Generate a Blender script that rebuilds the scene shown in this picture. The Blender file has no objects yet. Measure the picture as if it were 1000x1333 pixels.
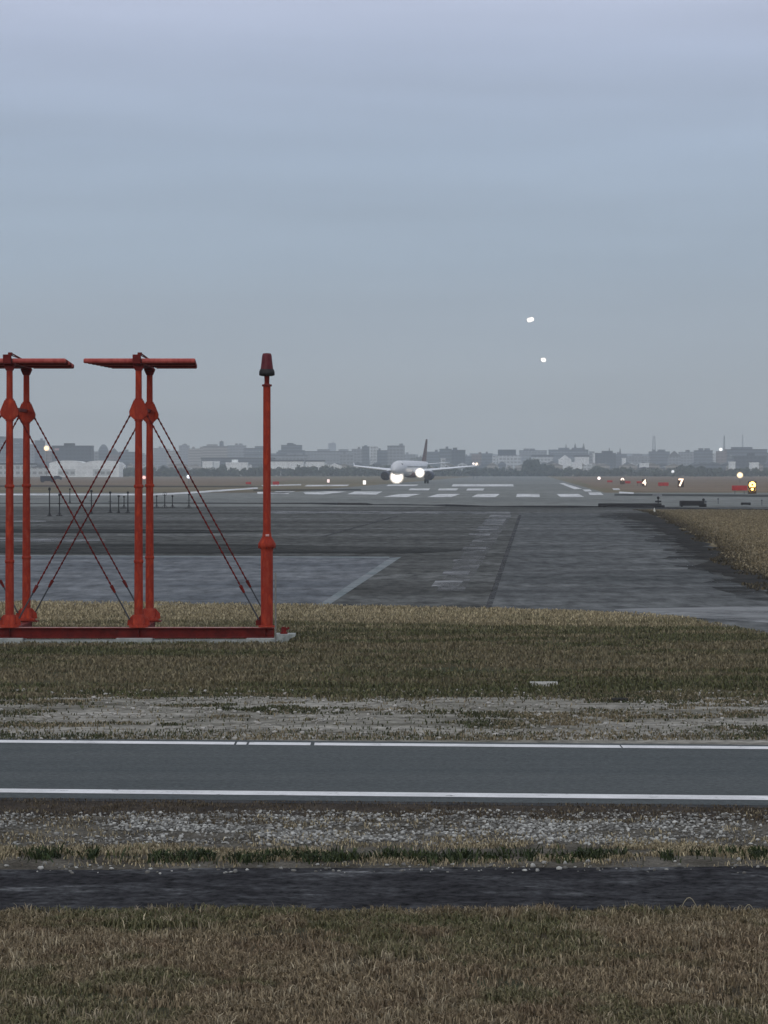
import bpy, math, random
import numpy as np
from mathutils import Vector, Matrix
random.seed(7); rng = np.random.default_rng(7)
SC = bpy.context.scene; COL = SC.collection; R = math.radians

# ------------------------------------------------------------------ camera, sky, sun, exposure
F, H, YH = 3600.0, 3.2, 614.0          # focal length in photo pixels, eye height (m), horizon row
cd = bpy.data.cameras.new('camera'); cam = bpy.data.objects.new('camera', cd); COL.objects.link(cam)
cam.location = (0, 0, H); cam.rotation_euler = (R(90), 0, 0)
cd.sensor_fit = 'HORIZONTAL'; cd.sensor_width = 36; cd.lens = 36*F/1000; cd.shift_y = -(666.5-YH)/1000
cd.clip_start = 0.5; cd.clip_end = 40000
SC.camera = cam

SUN_EL, SUN_AZ = 14.0, 200.0
w = bpy.data.worlds.new('World'); SC.world = w; w.use_nodes = True
nt = w.node_tree; nt.nodes.clear(); N = nt.nodes.new; L = nt.links.new
wo = N('ShaderNodeOutputWorld'); bg = N('ShaderNodeBackground'); bg.inputs['Strength'].default_value = 0.1
sky = N('ShaderNodeTexSky'); sky.sky_type = 'NISHITA'; sky.sun_disc = False
sky.sun_elevation = R(SUN_EL); sky.sun_rotation = R(SUN_AZ); sky.dust_density = 3
tc = N('ShaderNodeTexCoord'); sep = N('ShaderNodeSeparateXYZ'); L(tc.outputs['Generated'], sep.inputs[0])
ramp = N('ShaderNodeValToRGB'); els = ramp.color_ramp.elements
stops = [(0.0, (.39, .395, .37)), (.03, (.37, .40, .40)), (.075, (.345, .44, .55)), (.115, (.375, .47, .62)),
         (.15, (.43, .50, .67)), (.18, (.50, .54, .70)), (.5, (.66, .68, .74)), (1.0, (.80, .82, .88))]
els[0].position, els[0].color = stops[0][0], stops[0][1]+(1,)
els[1].position, els[1].color = stops[-1][0], stops[-1][1]+(1,)
for p, c in stops[1:-1]:
    e = els.new(p); e.color = c+(1,)
L(sep.outputs['Z'], ramp.inputs[0])
mp = N('ShaderNodeMapping'); mp.inputs['Scale'].default_value = (2.2, 2.2, 22); L(tc.outputs['Generated'], mp.inputs[0])
mp.inputs['Rotation'].default_value = (0, R(-1.5), 0)
cl = N('ShaderNodeTexNoise'); cl.inputs['Scale'].default_value = 1.6; cl.inputs['Detail'].default_value = 5; L(mp.outputs[0], cl.inputs['Vector'])
mr = N('ShaderNodeMapRange'); mr.inputs['From Min'].default_value = .3; mr.inputs['From Max'].default_value = .7
mr.inputs['To Min'].default_value = 8.7; mr.inputs['To Max'].default_value = 11.2; L(cl.outputs['Fac'], mr.inputs['Value'])
vm = N('ShaderNodeVectorMath'); vm.operation = 'SCALE'; L(ramp.outputs[0], vm.inputs[0]); L(mr.outputs[0], vm.inputs['Scale'])
mx = N('ShaderNodeMix'); mx.data_type = 'RGBA'; mx.inputs['Factor'].default_value = .94
L(sky.outputs[0], mx.inputs['A']); L(vm.outputs[0], mx.inputs['B']); L(mx.outputs['Result'], bg.inputs['Color']); L(bg.outputs[0], wo.inputs[0])

sl = bpy.data.lights.new('sun', 'SUN'); sl.energy = 0.5; sl.angle = R(25); sl.color = (1, .93, .85)
so = bpy.data.objects.new('sun', sl); COL.objects.link(so)
az = R(SUN_AZ); d = Vector((math.sin(az)*math.cos(R(SUN_EL)), math.cos(az)*math.cos(R(SUN_EL)), math.sin(R(SUN_EL))))
so.rotation_euler = d.to_track_quat('Z', 'Y').to_euler()
vs = SC.view_settings; vs.view_transform = 'Standard'; vs.look = 'None'; vs.exposure = .08; vs.gamma = 1
SC.cycles.volume_bounces = 2; SC.cycles.max_bounces = 5; SC.cycles.sample_clamp_indirect = 4

# ------------------------------------------------------------------ helpers
def G(px, py, z=0.0):                  # a ground point seen at a photo pixel
    dd = F*H/(py-YH); return ((px-500)/F*dd, dd, z)
def WX(px, D): return (px-500)/F*D
def WZ(py, D): return H-(py-YH)/F*D

MATS = {}
def mat(name, c1, c2=None, scale=3.0, stretch=(1, 1, 1), rough=.8, bump=0, detail=6, c3=None, metal=0, lo=.35, hi=.65, attr=None, world=True, spec=.3):
    if name in MATS: return MATS[name]
    m = bpy.data.materials.new(name); m.use_nodes = True; t = m.node_tree; b = t.nodes['Principled BSDF']
    b.inputs['Roughness'].default_value = rough; b.inputs['Metallic'].default_value = metal
    b.inputs['Specular IOR Level'].default_value = spec
    if world: src = t.nodes.new('ShaderNodeNewGeometry').outputs['Position']
    else: src = t.nodes.new('ShaderNodeTexCoord').outputs['Object']
    mpn = t.nodes.new('ShaderNodeMapping'); mpn.inputs['Scale'].default_value = stretch; t.links.new(src, mpn.inputs[0])
    n = t.nodes.new('ShaderNodeTexNoise'); n.inputs['Scale'].default_value = scale; n.inputs['Detail'].default_value = detail; n.inputs['Roughness'].default_value = .6
    t.links.new(mpn.outputs[0], n.inputs['Vector'])
    r = t.nodes.new('ShaderNodeValToRGB'); e = r.color_ramp.elements
    c2 = c2 or tuple(x*.8 for x in c1)
    e[0].position = lo; e[0].color = c1+(1,); e[1].position = hi; e[1].color = (c3 or c2)+(1,)
    if c3: k = e.new((lo+hi)/2); k.color = c2+(1,)
    t.links.new(n.outputs['Fac'], r.inputs[0])
    out = r.outputs[0]
    if attr:
        a = t.nodes.new('ShaderNodeAttribute'); a.attribute_name = attr
        mm = t.nodes.new('ShaderNodeMix'); mm.data_type = 'RGBA'; mm.blend_type = 'MULTIPLY'; mm.inputs['Factor'].default_value = 1
        t.links.new(a.outputs['Color'], mm.inputs['A']); t.links.new(out, mm.inputs['B']); out = mm.outputs['Result']
    t.links.new(out, b.inputs['Base Color'])
    if bump:
        bn = t.nodes.new('ShaderNodeBump'); bn.inputs['Strength'].default_value = bump; bn.inputs['Distance'].default_value = .02
        t.links.new(n.outputs['Fac'], bn.inputs['Height']); t.links.new(bn.outputs[0], b.inputs['Normal'])
    MATS[name] = m; return m
def ground_mat(name, big, fine, bigscale=.15, finescale=6, bs=(1, 1, 1), fs=(1, 1, 1), rough=.9, bump=.3, third=None, blo=.35, bhi=.65, spec=.02):
    """two-scale ground material: big = (colour a, colour b) patches, fine = (low, high) multipliers of grain"""
    m = mat(name, big[0], big[1], scale=bigscale, stretch=bs, rough=rough, lo=blo, hi=bhi, c3=third, spec=spec)
    t = m.node_tree; b = t.nodes['Principled BSDF']; src = b.inputs['Base Color'].links[0].from_socket
    geo = t.nodes.new('ShaderNodeNewGeometry'); mpn = t.nodes.new('ShaderNodeMapping'); mpn.inputs['Scale'].default_value = fs
    t.links.new(geo.outputs['Position'], mpn.inputs[0])
    n = t.nodes.new('ShaderNodeTexNoise'); n.inputs['Scale'].default_value = finescale; n.inputs['Detail'].default_value = 8; n.inputs['Roughness'].default_value = .7
    t.links.new(mpn.outputs[0], n.inputs['Vector'])
    r = t.nodes.new('ShaderNodeMapRange'); r.inputs['From Min'].default_value = .3; r.inputs['From Max'].default_value = .7
    r.inputs['To Min'].default_value, r.inputs['To Max'].default_value = fine
    t.links.new(n.outputs['Fac'], r.inputs['Value'])
    v = t.nodes.new('ShaderNodeVectorMath'); v.operation = 'SCALE'; t.links.new(src, v.inputs[0]); t.links.new(r.outputs[0], v.inputs['Scale'])
    t.links.new(v.outputs[0], b.inputs['Base Color'])
    if bump:
        bn = t.nodes.new('ShaderNodeBump'); bn.inputs['Strength'].default_value = bump; bn.inputs['Distance'].default_value = .02
        t.links.new(n.outputs['Fac'], bn.inputs['Height']); t.links.new(bn.outputs[0], b.inputs['Normal'])
    return m
def glow(name, c, s):
    if name in MATS: return MATS[name]
    m = bpy.data.materials.new(name); m.use_nodes = True; b = m.node_tree.nodes['Principled BSDF']
    b.inputs['Base Color'].default_value = c+(1,); b.inputs['Emission Color'].default_value = c+(1,); b.inputs['Emission Strength'].default_value = s
    MATS[name] = m; return m

def wear(m, scale=6, lo=.38, hi=.56, stretch=(1, 1, 1)):
    t = m.node_tree; b = t.nodes['Principled BSDF']; geo = t.nodes.new('ShaderNodeNewGeometry'); mpn = t.nodes.new('ShaderNodeMapping'); mpn.inputs['Scale'].default_value = stretch
    n = t.nodes.new('ShaderNodeTexNoise'); n.inputs['Scale'].default_value = scale; n.inputs['Detail'].default_value = 7; n.inputs['Roughness'].default_value = .7
    r = t.nodes.new('ShaderNodeMapRange'); r.inputs['From Min'].default_value = lo; r.inputs['From Max'].default_value = hi
    t.links.new(geo.outputs['Position'], mpn.inputs[0]); t.links.new(mpn.outputs[0], n.inputs['Vector']); t.links.new(n.outputs['Fac'], r.inputs['Value']); t.links.new(r.outputs[0], b.inputs['Alpha']); return m
def soft_glow(name, c, s, r, core=.45):  # lamp glare put into the material: alpha fades out towards the rim
    if name in MATS: return MATS[name]
    m = glow(name, c, s); t = m.node_tree; b = t.nodes['Principled BSDF']; co = t.nodes.new('ShaderNodeTexCoord')
    ln = t.nodes.new('ShaderNodeVectorMath'); ln.operation = 'MULTIPLY'; ln.inputs[1].default_value = (1, 0, 1); t.links.new(co.outputs['Object'], ln.inputs[0])
    le = t.nodes.new('ShaderNodeVectorMath'); le.operation = 'LENGTH'; t.links.new(ln.outputs[0], le.inputs[0])
    q = t.nodes.new('ShaderNodeMapRange'); q.interpolation_type = 'SMOOTHSTEP'; q.inputs['From Min'].default_value = r*core; q.inputs['From Max'].default_value = r; q.inputs['To Min'].default_value = 1; q.inputs['To Max'].default_value = 0
    t.links.new(le.outputs['Value'], q.inputs['Value']); t.links.new(q.outputs[0], b.inputs['Alpha']); return m
class MB:
    def __init__(s): s.v = []; s.f = []; s.sm = []
    def add(s, vs_, fs_, smooth=False):
        o = len(s.v); s.v += [tuple(p) for p in vs_]; s.f += [tuple(i+o for i in f) for f in fs_]; s.sm += [smooth]*len(fs_); return s
    def box(s, c, d_, rz=0, M=None):
        x, y, z = d_[0]/2, d_[1]/2, d_[2]/2
        P = [Vector((i*x, j*y, k*z)) for k in (-1, 1) for j in (-1, 1) for i in (-1, 1)]
        m = M or Matrix.Rotation(rz, 3, 'Z')
        return s.add([m @ p+Vector(c) for p in P], [(0, 2, 3, 1), (4, 5, 7, 6), (0, 1, 5, 4), (2, 6, 7, 3), (0, 4, 6, 2), (1, 3, 7, 5)])
    def cyl(s, a, b, r0, r1=None, n=12, smooth=True):
        r1 = r0 if r1 is None else r1; a = Vector(a); b = Vector(b)
        q = (b-a).to_track_quat('Z', 'Y'); P = []
        for base, r in ((a, r0), (b, r1)):
            for i in range(n):
                t = 2*math.pi*i/n; P.append(base+q @ Vector((r*math.cos(t), r*math.sin(t), 0)))
        s.add(P, [(i, (i+1) % n, n+(i+1) % n, n+i) for i in range(n)], smooth)
        s.add(P[:n], [tuple(reversed(range(n)))]); return s.add(P[n:], [tuple(range(n))])
    def lathe(s, prof, c=(0, 0, 0), n=16, axis='Z', sx=1, sy=1):
        """prof: list of (radius, height) along axis"""
        P = []
        for r, h in prof:
            for i in range(n):
                t = 2*math.pi*i/n; x, y = r*math.cos(t)*sx, r*math.sin(t)*sy
                P.append(Vector(c)+(Vector((x, y, h)) if axis == 'Z' else Vector((x, h, y))))
        fl = axis != 'Z'
        fs_ = [(k*n+i, k*n+(i+1) % n, (k+1)*n+(i+1) % n, (k+1)*n+i) for k in range(len(prof)-1) for i in range(n)]
        if fl: fs_ = [tuple(reversed(f)) for f in fs_]
        s.add(P, fs_, True)
        s.add(P[:n], [tuple(reversed(range(n)))] if not fl else [tuple(range(n))])
        return s.add(P[-n:], [tuple(range(n))] if not fl else [tuple(reversed(range(n)))])
    def prism(s, poly, a, b, plane='XZ'):
        """extrude a 2D polygon between coordinate a and b on the third axis"""
        n = len(poly)
        def p3(u, v, t): return (u, t, v) if plane == 'XZ' else ((u, v, t) if plane == 'XY' else (t, u, v))
        P = [p3(u, v, a) for u, v in poly]+[p3(u, v, b) for u, v in poly]
        return s.add(P, [tuple(range(n)), tuple(reversed(range(n, 2*n)))]+[(i, n+i, n+(i+1) % n, (i+1) % n) for i in range(n)])
    def ball(s, c, r, n=12, m=8, sc=(1, 1, 1)):
        return s.lathe([(max(.001, r*math.sin(math.pi*k/m)), -r*math.cos(math.pi*k/m)*sc[2]) for k in range(m+1)], c, n, sx=sc[0], sy=sc[1])
    def build(s, name, material, parent=None, loc=None, bevel=0):
        me = bpy.data.meshes.new(name); me.from_pydata(s.v, [], s.f); me.update()
        me.polygons.foreach_set('use_smooth', s.sm)
        import bmesh
        bm = bmesh.new(); bm.from_mesh(me); bmesh.ops.recalc_face_normals(bm, faces=bm.faces)
        if bevel: bmesh.ops.bevel(bm, geom=list(bm.edges), offset=bevel, segments=1, affect='EDGES')
        bm.to_mesh(me); bm.free()
        me.materials.append(material)
        o = bpy.data.objects.new(name, me); COL.objects.link(o)
        if parent: o.parent = parent
        if loc: o.location = loc
        return o
def tag(o, label, cat, group=None):
    o['label'] = label; o['category'] = cat
    if group: o['group'] = group
    return o
def thing(name, label, cat, loc=(0, 0, 0), rz=0, group=None):
    o = bpy.data.objects.new(name, None); COL.objects.link(o); o.location = loc; o.rotation_euler = (0, 0, rz)
    o.empty_display_size = .2
    return tag(o, label, cat, group)
def dup(root, loc, label, rz=None):
    def cp(o, par):
        c = o.copy(); COL.objects.link(c); c.parent = par
        for ch in list(o.children): cp(ch, c)
        return c
    r = cp(root, None); r.location = loc; r['label'] = label
    if rz is not None: r.rotation_euler = (0, 0, rz)
    return r
def vnoise(x, y, s, seed=0):
    """smooth value noise, numpy"""
    x = x/s+1000; y = y/s+1000; xi = np.floor(x).astype(int); yi = np.floor(y).astype(int); fx = x-xi; fy = y-yi
    fx = fx*fx*(3-2*fx); fy = fy*fy*(3-2*fy)
    def h(a, b):
        n = (a*374761393+b*668265263+seed*974634777) & 0x7fffffff; n = ((n ^ (n >> 13))*1274126177) & 0x7fffffff
        return ((n ^ (n >> 16)) & 0xffff)/65535.
    return (h(xi, yi)*(1-fx)+h(xi+1, yi)*fx)*(1-fy)+(h(xi, yi+1)*(1-fx)+h(xi+1, yi+1)*fx)*fy
def fbm(x, y, s, seed=0): return .5*vnoise(x, y, s, seed)+.3*vnoise(x, y, s/2.3, seed+1)+.2*vnoise(x, y, s/5.1, seed+2)

LAYER = .004
def struct(o): o['kind'] = 'structure'; return o
def stuff(o): o['kind'] = 'stuff'; return o
def sheet(name, pts, layer, material, jit=0, step=0, world=False, seed=1, kind='structure'):
    """a flat sheet on the ground from photo-pixel (or world) outline points"""
    rr = random.Random(seed)
    W = [(p[0], p[1]) if world else G(p[0], p[1])[:2] for p in pts]; out = []
    for i, a in enumerate(W):
        b = W[(i+1) % len(W)]; out.append(a)
        if step:
            Ln = math.hypot(b[0]-a[0], b[1]-a[1]); n = min(160, int(Ln/step)); ph = rr.random()*9
            for k in range(1, n):
                t = k/n; j = jit*(rr.uniform(-1, 1)*.6+math.sin(t*n*.31+ph)*.5)
                nx, ny = -(b[1]-a[1])/Ln, (b[0]-a[0])/Ln
                out.append((a[0]+(b[0]-a[0])*t+nx*j, a[1]+(b[1]-a[1])*t+ny*j))
    me = bpy.data.meshes.new(name); me.from_pydata([(x, y, layer*LAYER) for x, y in out], [], [tuple(range(len(out)))]); me.update()
    if me.polygons[0].normal.z < 0: me.flip_normals()
    me.materials.append(material); o = bpy.data.objects.new(name, me); COL.objects.link(o)
    if kind: o['kind'] = kind
    return o
def sheets(name, polys, layer, material, world=False):
    V = []; Fc = []
    for pts in polys:
        Wp = [(p[0], p[1]) if world else G(p[0], p[1])[:2] for p in pts]
        A = sum(Wp[i][0]*Wp[(i+1) % len(Wp)][1]-Wp[(i+1) % len(Wp)][0]*Wp[i][1] for i in range(len(Wp)))
        if A < 0: Wp.reverse()
        Fc.append(tuple(range(len(V), len(V)+len(Wp)))); V += [(x, y, layer*LAYER) for x, y in Wp]
    me = bpy.data.meshes.new(name); me.from_pydata(V, [], Fc); me.materials.append(material)
    o = bpy.data.objects.new(name, me); COL.objects.link(o); o['kind'] = 'structure'; return o

# ------------------------------------------------------------------ ground, road, pavements
m_field = ground_mat('dry_field', ((.125, .105, .07), (.19, .16, .105)), (.7, 1.2), bigscale=.02, finescale=.6, bs=(.5, 1, 1), third=(.11, .12, .08))
struct(sheet('ground', [(-2960, -25), (2960, -25), (2960, 5980), (-2960, 5980)], 0, m_field, world=True))
m_soil = ground_mat('lawn_soil', ((.035, .031, .023), (.08, .068, .048)), (.4, 1.3), bigscale=.8, finescale=14, third=(.055, .06, .035))
sheet('grass_verge', [(-60, -20), (60, -20), (60, G(0, 1189)[1]), (-60, G(0, 1189)[1])], 1, m_soil, world=True)
EX = 900
def band(name, yl0, yl1, yr0, yr1, layer, m, jit=0, step=0, seed=1, kind='structure'):
    """strip crossing the whole view: (left far, left near, right far, right near) rows at x=0 and x=1000, carried on past the frame"""
    def ln(y0, y1, x):
        a, b = G(0, y0), G(1000, y1); s_ = (b[1]-a[1])/(b[0]-a[0]); return (x, a[1]+s_*(x-a[0]))
    X = 60
    return sheet(name, [ln(yl1, yr1, -X), ln(yl1, yr1, X), ln(yl0, yr0, X), ln(yl0, yr0, -X)], layer, m, jit, step, True, seed, kind)
m_dark = ground_mat('dark_path', ((.018, .018, .020), (.036, .037, .040)), (.1, 2.5), bigscale=1.6, finescale=11, bs=(.7, 1.2, 1), fs=(.9, .8, 1), third=(.15, .155, .16), blo=.42, bhi=.76, bump=.9)
m_gravelbase = ground_mat('verge_soil', ((.05, .045, .036), (.12, .112, .095)), (.3, 2.0), bigscale=1.6, finescale=28, bump=.8)
m_dirt = ground_mat('brown_dirt', ((.035, .03, .026), (.065, .055, .045)), (.5, 1.5), bigscale=2, finescale=25, bump=.6)
m_sand = ground_mat('sandy_ground', ((.125, .12, .098), (.29, .28, .25)), (.35, 1.75), bigscale=.9, finescale=5, bs=(.4, 1.6, 1), bump=.9)
m_road = ground_mat('road_asphalt', ((.074, .085, .088), (.094, .104, .106)), (.55, 1.5), bigscale=.5, finescale=38, bs=(.12, 2.4, 1), fs=(.6, 1, 1), rough=.85, bump=.2)
m_roadedge = ground_mat('road_edge', ((.04, .042, .045), (.07, .07, .07)), (.6, 1.3), bigscale=2, finescale=30)
m_white = ground_mat('white_paint', ((.62, .63, .64), (.80, .81, .82)), (.85, 1.06), bigscale=1.5, finescale=25, bump=0)
m_lawn2 = ground_mat('green_lawn_soil', ((.075, .07, .042), (.10, .085, .05)), (.5, 1.3), bigscale=.35, finescale=5, third=(.05, .058, .032))
m_straw = ground_mat('straw_lawn_soil', ((.16, .135, .085), (.22, .185, .12)), (.6, 1.2), bigscale=.4, finescale=5)
m_white_rw = ground_mat('runway_paint', ((.55, .57, .58), (.78, .79, .80)), (.85, 1.06), bigscale=.3, finescale=2, bump=0)
wear(m_white, 9, .30, .40, (.6, 1, 1)); wear(m_white_rw, .35, .30, .52, (1, .3, 1))
band('gravel_verge', 1040, 1134, 1047, 1130, 1, m_gravelbase)
band('dirt_strip', 1036, 1062, 1046, 1068, 2, m_dirt, .06, .15, 3)
band('dark_path', 1133, 1193, 1130, 1187, 2, m_dark, .10, .10, 4)
band('road', 962, 1040, 971, 1050, 3, m_road)
band('road_shoulder', 1036, 1043, 1046, 1053, 2.5, m_roadedge, .03, .2, 5)
sheet('lawn', [(-60, G(0, 911)[1]), (60, G(0, 905)[1]), (60, 52), (40, 60), (9, 62), (5, 66), (-70, 68)], 2, m_lawn2, .25, .35, True, 8)
band('sandy_verge', 903, 963, 905, 972, 1, m_sand)
# edge lines of the road, worn through at a few places on the far one
def lnpt(y0, y1, x):
    a, b = G(0, y0), G(1000, y1); return (x, a[1]+(b[1]-a[1])/(b[0]-a[0])*(x-a[0]))
def strip_seg(yf, yn, x0, x1):        # yf=(left,right) far row, yn likewise near row
    return [lnpt(yn[0], yn[1], x0), lnpt(yn[0], yn[1], x1), lnpt(yf[0], yf[1], x1), lnpt(yf[0], yf[1], x0)]
brk = [-60]+[G(p, 968)[0] for p in (306, 309, 322, 325, 405, 410, 803, 805)]+[60]
sheets('road_edge_line', [strip_seg((965, 973.5), (968.4, 977), brk[i], brk[i+1]) for i in range(0, len(brk)-1, 2)]
       + [strip_seg((1028.6, 1038), (1033.6, 1043.6), -60, 60)], 4, m_white, True)

# tarmac between the antenna lawn and the runway
m_tar = ground_mat('taxiway_tarmac', ((.046, .047, .045), (.078, .081, .078)), (.35, 1.8), bigscale=.16, finescale=1.7, bs=(.22, .7, 1), fs=(1, .3, 1), third=(.125, .13, .128), blo=.33, bhi=.68, bump=.1)
m_tar2 = ground_mat('taxiway_tarmac_right', ((.060, .066, .067), (.085, .09, .092)), (.4, 1.7), bigscale=.2, finescale=1.7, bs=(.2, .7, 1), fs=(1, .3, 1), third=(.125, .132, .132), bump=.1)
m_blue = ground_mat('resurfaced_panel', ((.098, .108, .120), (.160, .172, .184)), (.5, 1.55), bigscale=.5, finescale=1.8, bs=(.35, .5, 1), fs=(1, .3, 1), bump=.05)
m_far = ground_mat('far_pavement', ((.15, .16, .155), (.20, .21, .20)), (.75, 1.25), bigscale=.03, finescale=.5, bs=(.4, .6, 1), fs=(1, .15, 1), bump=0)
m_conc = ground_mat('pale_concrete', ((.19, .2, .205), (.26, .27, .275)), (.7, 1.25), bigscale=.5, finescale=3, bs=(.2, 1, 1), fs=(.2, 1, 1), bump=.1)
m_mark = ground_mat('worn_marking', ((.16, .17, .18), (.30, .31, .32)), (.55, 1.35), bigscale=.5, finescale=3.5, bs=(.5, .4, 1), bump=0)
wear(m_mark, .9, .36, .60, (.5, .35, 1))
m_faint = wear(ground_mat('faint_strip', ((.14, .146, .15), (.20, .206, .21)), (.6, 1.3), bigscale=.4, finescale=3, bump=0), .7, .36, .64, (.8, .3, 1))
m_edgeline = wear(ground_mat('slab_edge', ((.15, .185, .195), (.25, .265, .275)), (.7, 1.25), bigscale=.5, finescale=3, bump=0), 1.2, .25, .45)
m_black = wear(mat('dark_joint', (.022, .023, .025), (.04, .04, .042), scale=1.5, rough=.85), .5, .35, .6)
sheet('taxiway', [(-70, 64), (-30, 66), G(0, 783)[:2], G(300, 787)[:2], G(500, 790)[:2], G(700, 795)[:2], G(850, 800)[:2], G(900, 806)[:2], G(1000, 826)[:2], (20, 46), (60, 46), (60, 252), (-140, 252)], 3, m_tar, world=True)
sheet('taxiway_lane', [(676, 668), (800, 668), (850, 690), (900, 735), (1000, 778), (1300, 850), (1300, 900), (1000, 830), (900, 807), (700, 796), (634, 793)], 4, m_tar2)
sheet('resurfaced_panel', [(-900, 722), (521, 726), (424, 789), (-900, 786)], 4, m_blue)
sheets('slab_edge', [[(507, 727.5), (523, 725.5), (426, 790), (412, 790)], [(-300, 722), (507, 725.4), (507, 727), (-300, 723.4)]], 5, m_edgeline)
sheets('worn_centre_strip', [[(640, 670), (667, 670), (604, 770), (568, 770)]], 5, m_faint)
sheets('taxiway_edge_strip', [[(340, 665.2), (665, 666.5), (664, 669.3), (340, 668.6)],
       [(-200, 699), (120, 701), (140, 704), (90, 706.5), (-200, 704)], [(-300, 677), (60, 678), (60, 680), (-300, 680)]], 5, m_mark)
wear(m_conc, .6, .25, .55, (.6, .5, 1)); sheet('concrete_apron', [(800, 794), (1000, 790), (1400, 800), (1400, 845), (1000, 812), (900, 805), (830, 800)], 5, m_conc, .15, .5)
dash = []
for (xc, y0, y1, wd) in [(651, 671, 674, 28), (643, 676, 683.5, 27), (635, 686, 690.5, 27), (624, 695, 698, 28), (617, 713, 718.5, 30), (606, 729, 733, 32), (594, 744, 749, 34), (582, 757, 765, 36)]:
    k = (690-xc)/(((y0+y1)/2)-614)
    dash.append([(xc-wd/2+k*(y1-y0)/2, y0), (xc+wd/2+k*(y1-y0)/2, y0), (xc+wd/2-k*(y1-y0)/2, y1), (xc-wd/2-k*(y1-y0)/2, y1)])
sheets('taxiway_dash_marking', dash, 6, m_mark)
sheets('taxiway_joint', [[(675, 671), (679, 671), (640, 792), (632, 792)]]+[[(520, 672), (420, 700), (414, 700), (515, 672)]], 7, m_black)
# far pavement, runway and its field
sheet('apron_strip', [(-140, 251), (120, 251), (160, 420), (-180, 420)], 3, m_far, world=True)
ra = math.atan(190/F)
VX = 690
def rw(px_at_645, y): return VX+(px_at_645-VX)*(y-614)/(645-614)
sheet('runway', [(rw(330, 650), 650), (rw(800, 650), 650), (rw(800, 617.2), 617.2), (rw(330, 617.2), 617.2)], 4, m_far)
m_dry = ground_mat('dry_turf', ((.17, .14, .085), (.24, .20, .125)), (.65, 1.25), bigscale=.15, finescale=1.2, bs=(.4, 1, 1), fs=(.5, 1, 1), bump=.2)
m_edge = ground_mat('dark_wet_soil', ((.018, .018, .018), (.04, .038, .034)), (.5, 1.6), bigscale=.5, finescale=3, bs=(.4, 1, 1), bump=.5)
sheet('grass_island', [(846, 668.5), (1400, 668), (1400, 790), (1120, 782), (1000, 757), (950, 740), (932, 718), (897, 693), (862, 675)], 5, m_dry, .5, 1.6, seed=12)
wear(m_edge, .55, .22, .42, (.5, .6, 1)); m_edge2 = wear(ground_mat('soil_spill', ((.03, .03, .03), (.06, .06, .057)), (.5, 1.6), bigscale=.5, finescale=3, bs=(.4, 1, 1), bump=.3), .35, .42, .62, (.35, .6, 1))
sheet('soil_spill', [(775, 668.5), (850, 668), (905, 700), (960, 745), (1000, 762), (1200, 840), (1200, 865), (1000, 784), (958, 775), (895, 742), (850, 706), (815, 684)], 6, m_edge2, .6, 1.5, seed=14)
sheet('dark_soil_edge', [(800, 669), (848, 668.5), (866, 675), (902, 693), (938, 718), (956, 739), (1003, 756), (1200, 838), (1200, 852), (1000, 770), (948, 757), (915, 729), (876, 700), (840, 680)], 7, m_edge, .5, 1.3, seed=15)
keys = []
for i in range(-3, 6):
    xc = 633+i*54.6; k = (VX-xc)/31.
    if xc > 770: continue
    keys.append([(xc-14.5+k*1.8, 643.2), (xc+14.5+k*1.8, 643.2), (xc+15.5-k*1.8, 647.2), (xc-15.5-k*1.8, 647.2)])
keys = keys[1:]
M2 = [[(360, 639.6), (385, 639.6), (372, 642.4), (345, 642.4)], [(395, 641), (435, 639.5), (452, 640.2), (420, 643.8), (398, 643.5)], [(452, 643.5), (462, 640), (498, 640), (490, 643.9)],
      [(534, 636), (560, 636), (558, 638.2), (532, 638.2)], [(572, 636), (597, 636), (594, 638.4), (570, 638.4)], [(609, 636), (631, 636), (629, 638.6), (607, 638.6)],
      [(590, 630.4), (668, 630.4), (669, 633.2), (588, 633.2)], [(400, 631.3), (455, 631), (452, 632.8), (396, 633.2)], [(506, 631), (545, 631), (542, 632.6), (503, 632.6)],
      [(335, 640.5), (380, 640.2), (375, 643.2), (335, 643)], [(190, 643.6), (245, 640.5), (335, 634.5), (336, 636.2), (250, 642.6), (192, 645.6)],
      [(-600, 642.2), (190, 643), (190, 645), (-600, 644.4)], [(728, 629), (734, 629), (758, 636.4), (748, 637)], [(758, 637.3), (768, 637.3), (771, 639.8), (762, 639.8)],
      [(766, 641.4), (782, 641.4), (786, 644.4), (768, 644.4)], [(797, 635.8), (806, 636), (808, 638.2), (799, 638)], [(806, 640), (825, 641), (825, 643), (806, 642.4)], [(850, 643.5), (862, 643.5), (862, 645.7), (849, 645.7)],
      [(340, 631.5), (392, 630.4), (392, 631.8), (342, 633)], [(935, 614.9+1.3), (990, 616.3), (990, 617.2), (935, 617.2)]]
sheets('runway_marking', keys+M2, 6, m_white_rw)
m_darktar = wear(mat('dark_tarmac_band', (.04, .043, .043), (.065, .068, .068), scale=.3, stretch=(.1, 1, 1), rough=.9, spec=0), .12, .3, .65, (.3, 1.2, 1))
sheets('tarmac_band', [[(800, 643), (1300, 646), (1300, 649), (800, 645.6)], [(330, 637.5), (470, 636.5), (470, 638.8), (330, 639.4)], [(-300, 631.5), (60, 632), (345, 633.2), (330, 634.4), (-300, 633.5)],
        [(-300, 706), (300, 709), (560, 714), (650, 716), (540, 721), (-300, 721)], [(-300, 688), (250, 690), (350, 692), (250, 695), (-300, 693)]], 8, m_darktar)
m_brown = ground_mat('brown_field', ((.15, .115, .085), (.21, .165, .12)), (.7, 1.2), bigscale=.03, finescale=.3, bs=(.3, 1, 1))
sheet('infield', [(-900, 620.5), (395, 622), (330, 632), (-900, 636)], 5, m_brown)
sheet('infield', [(735, 620.5), (1700, 620.5), (1700, 641), (830, 640), (775, 634)], 5, m_brown)

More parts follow.
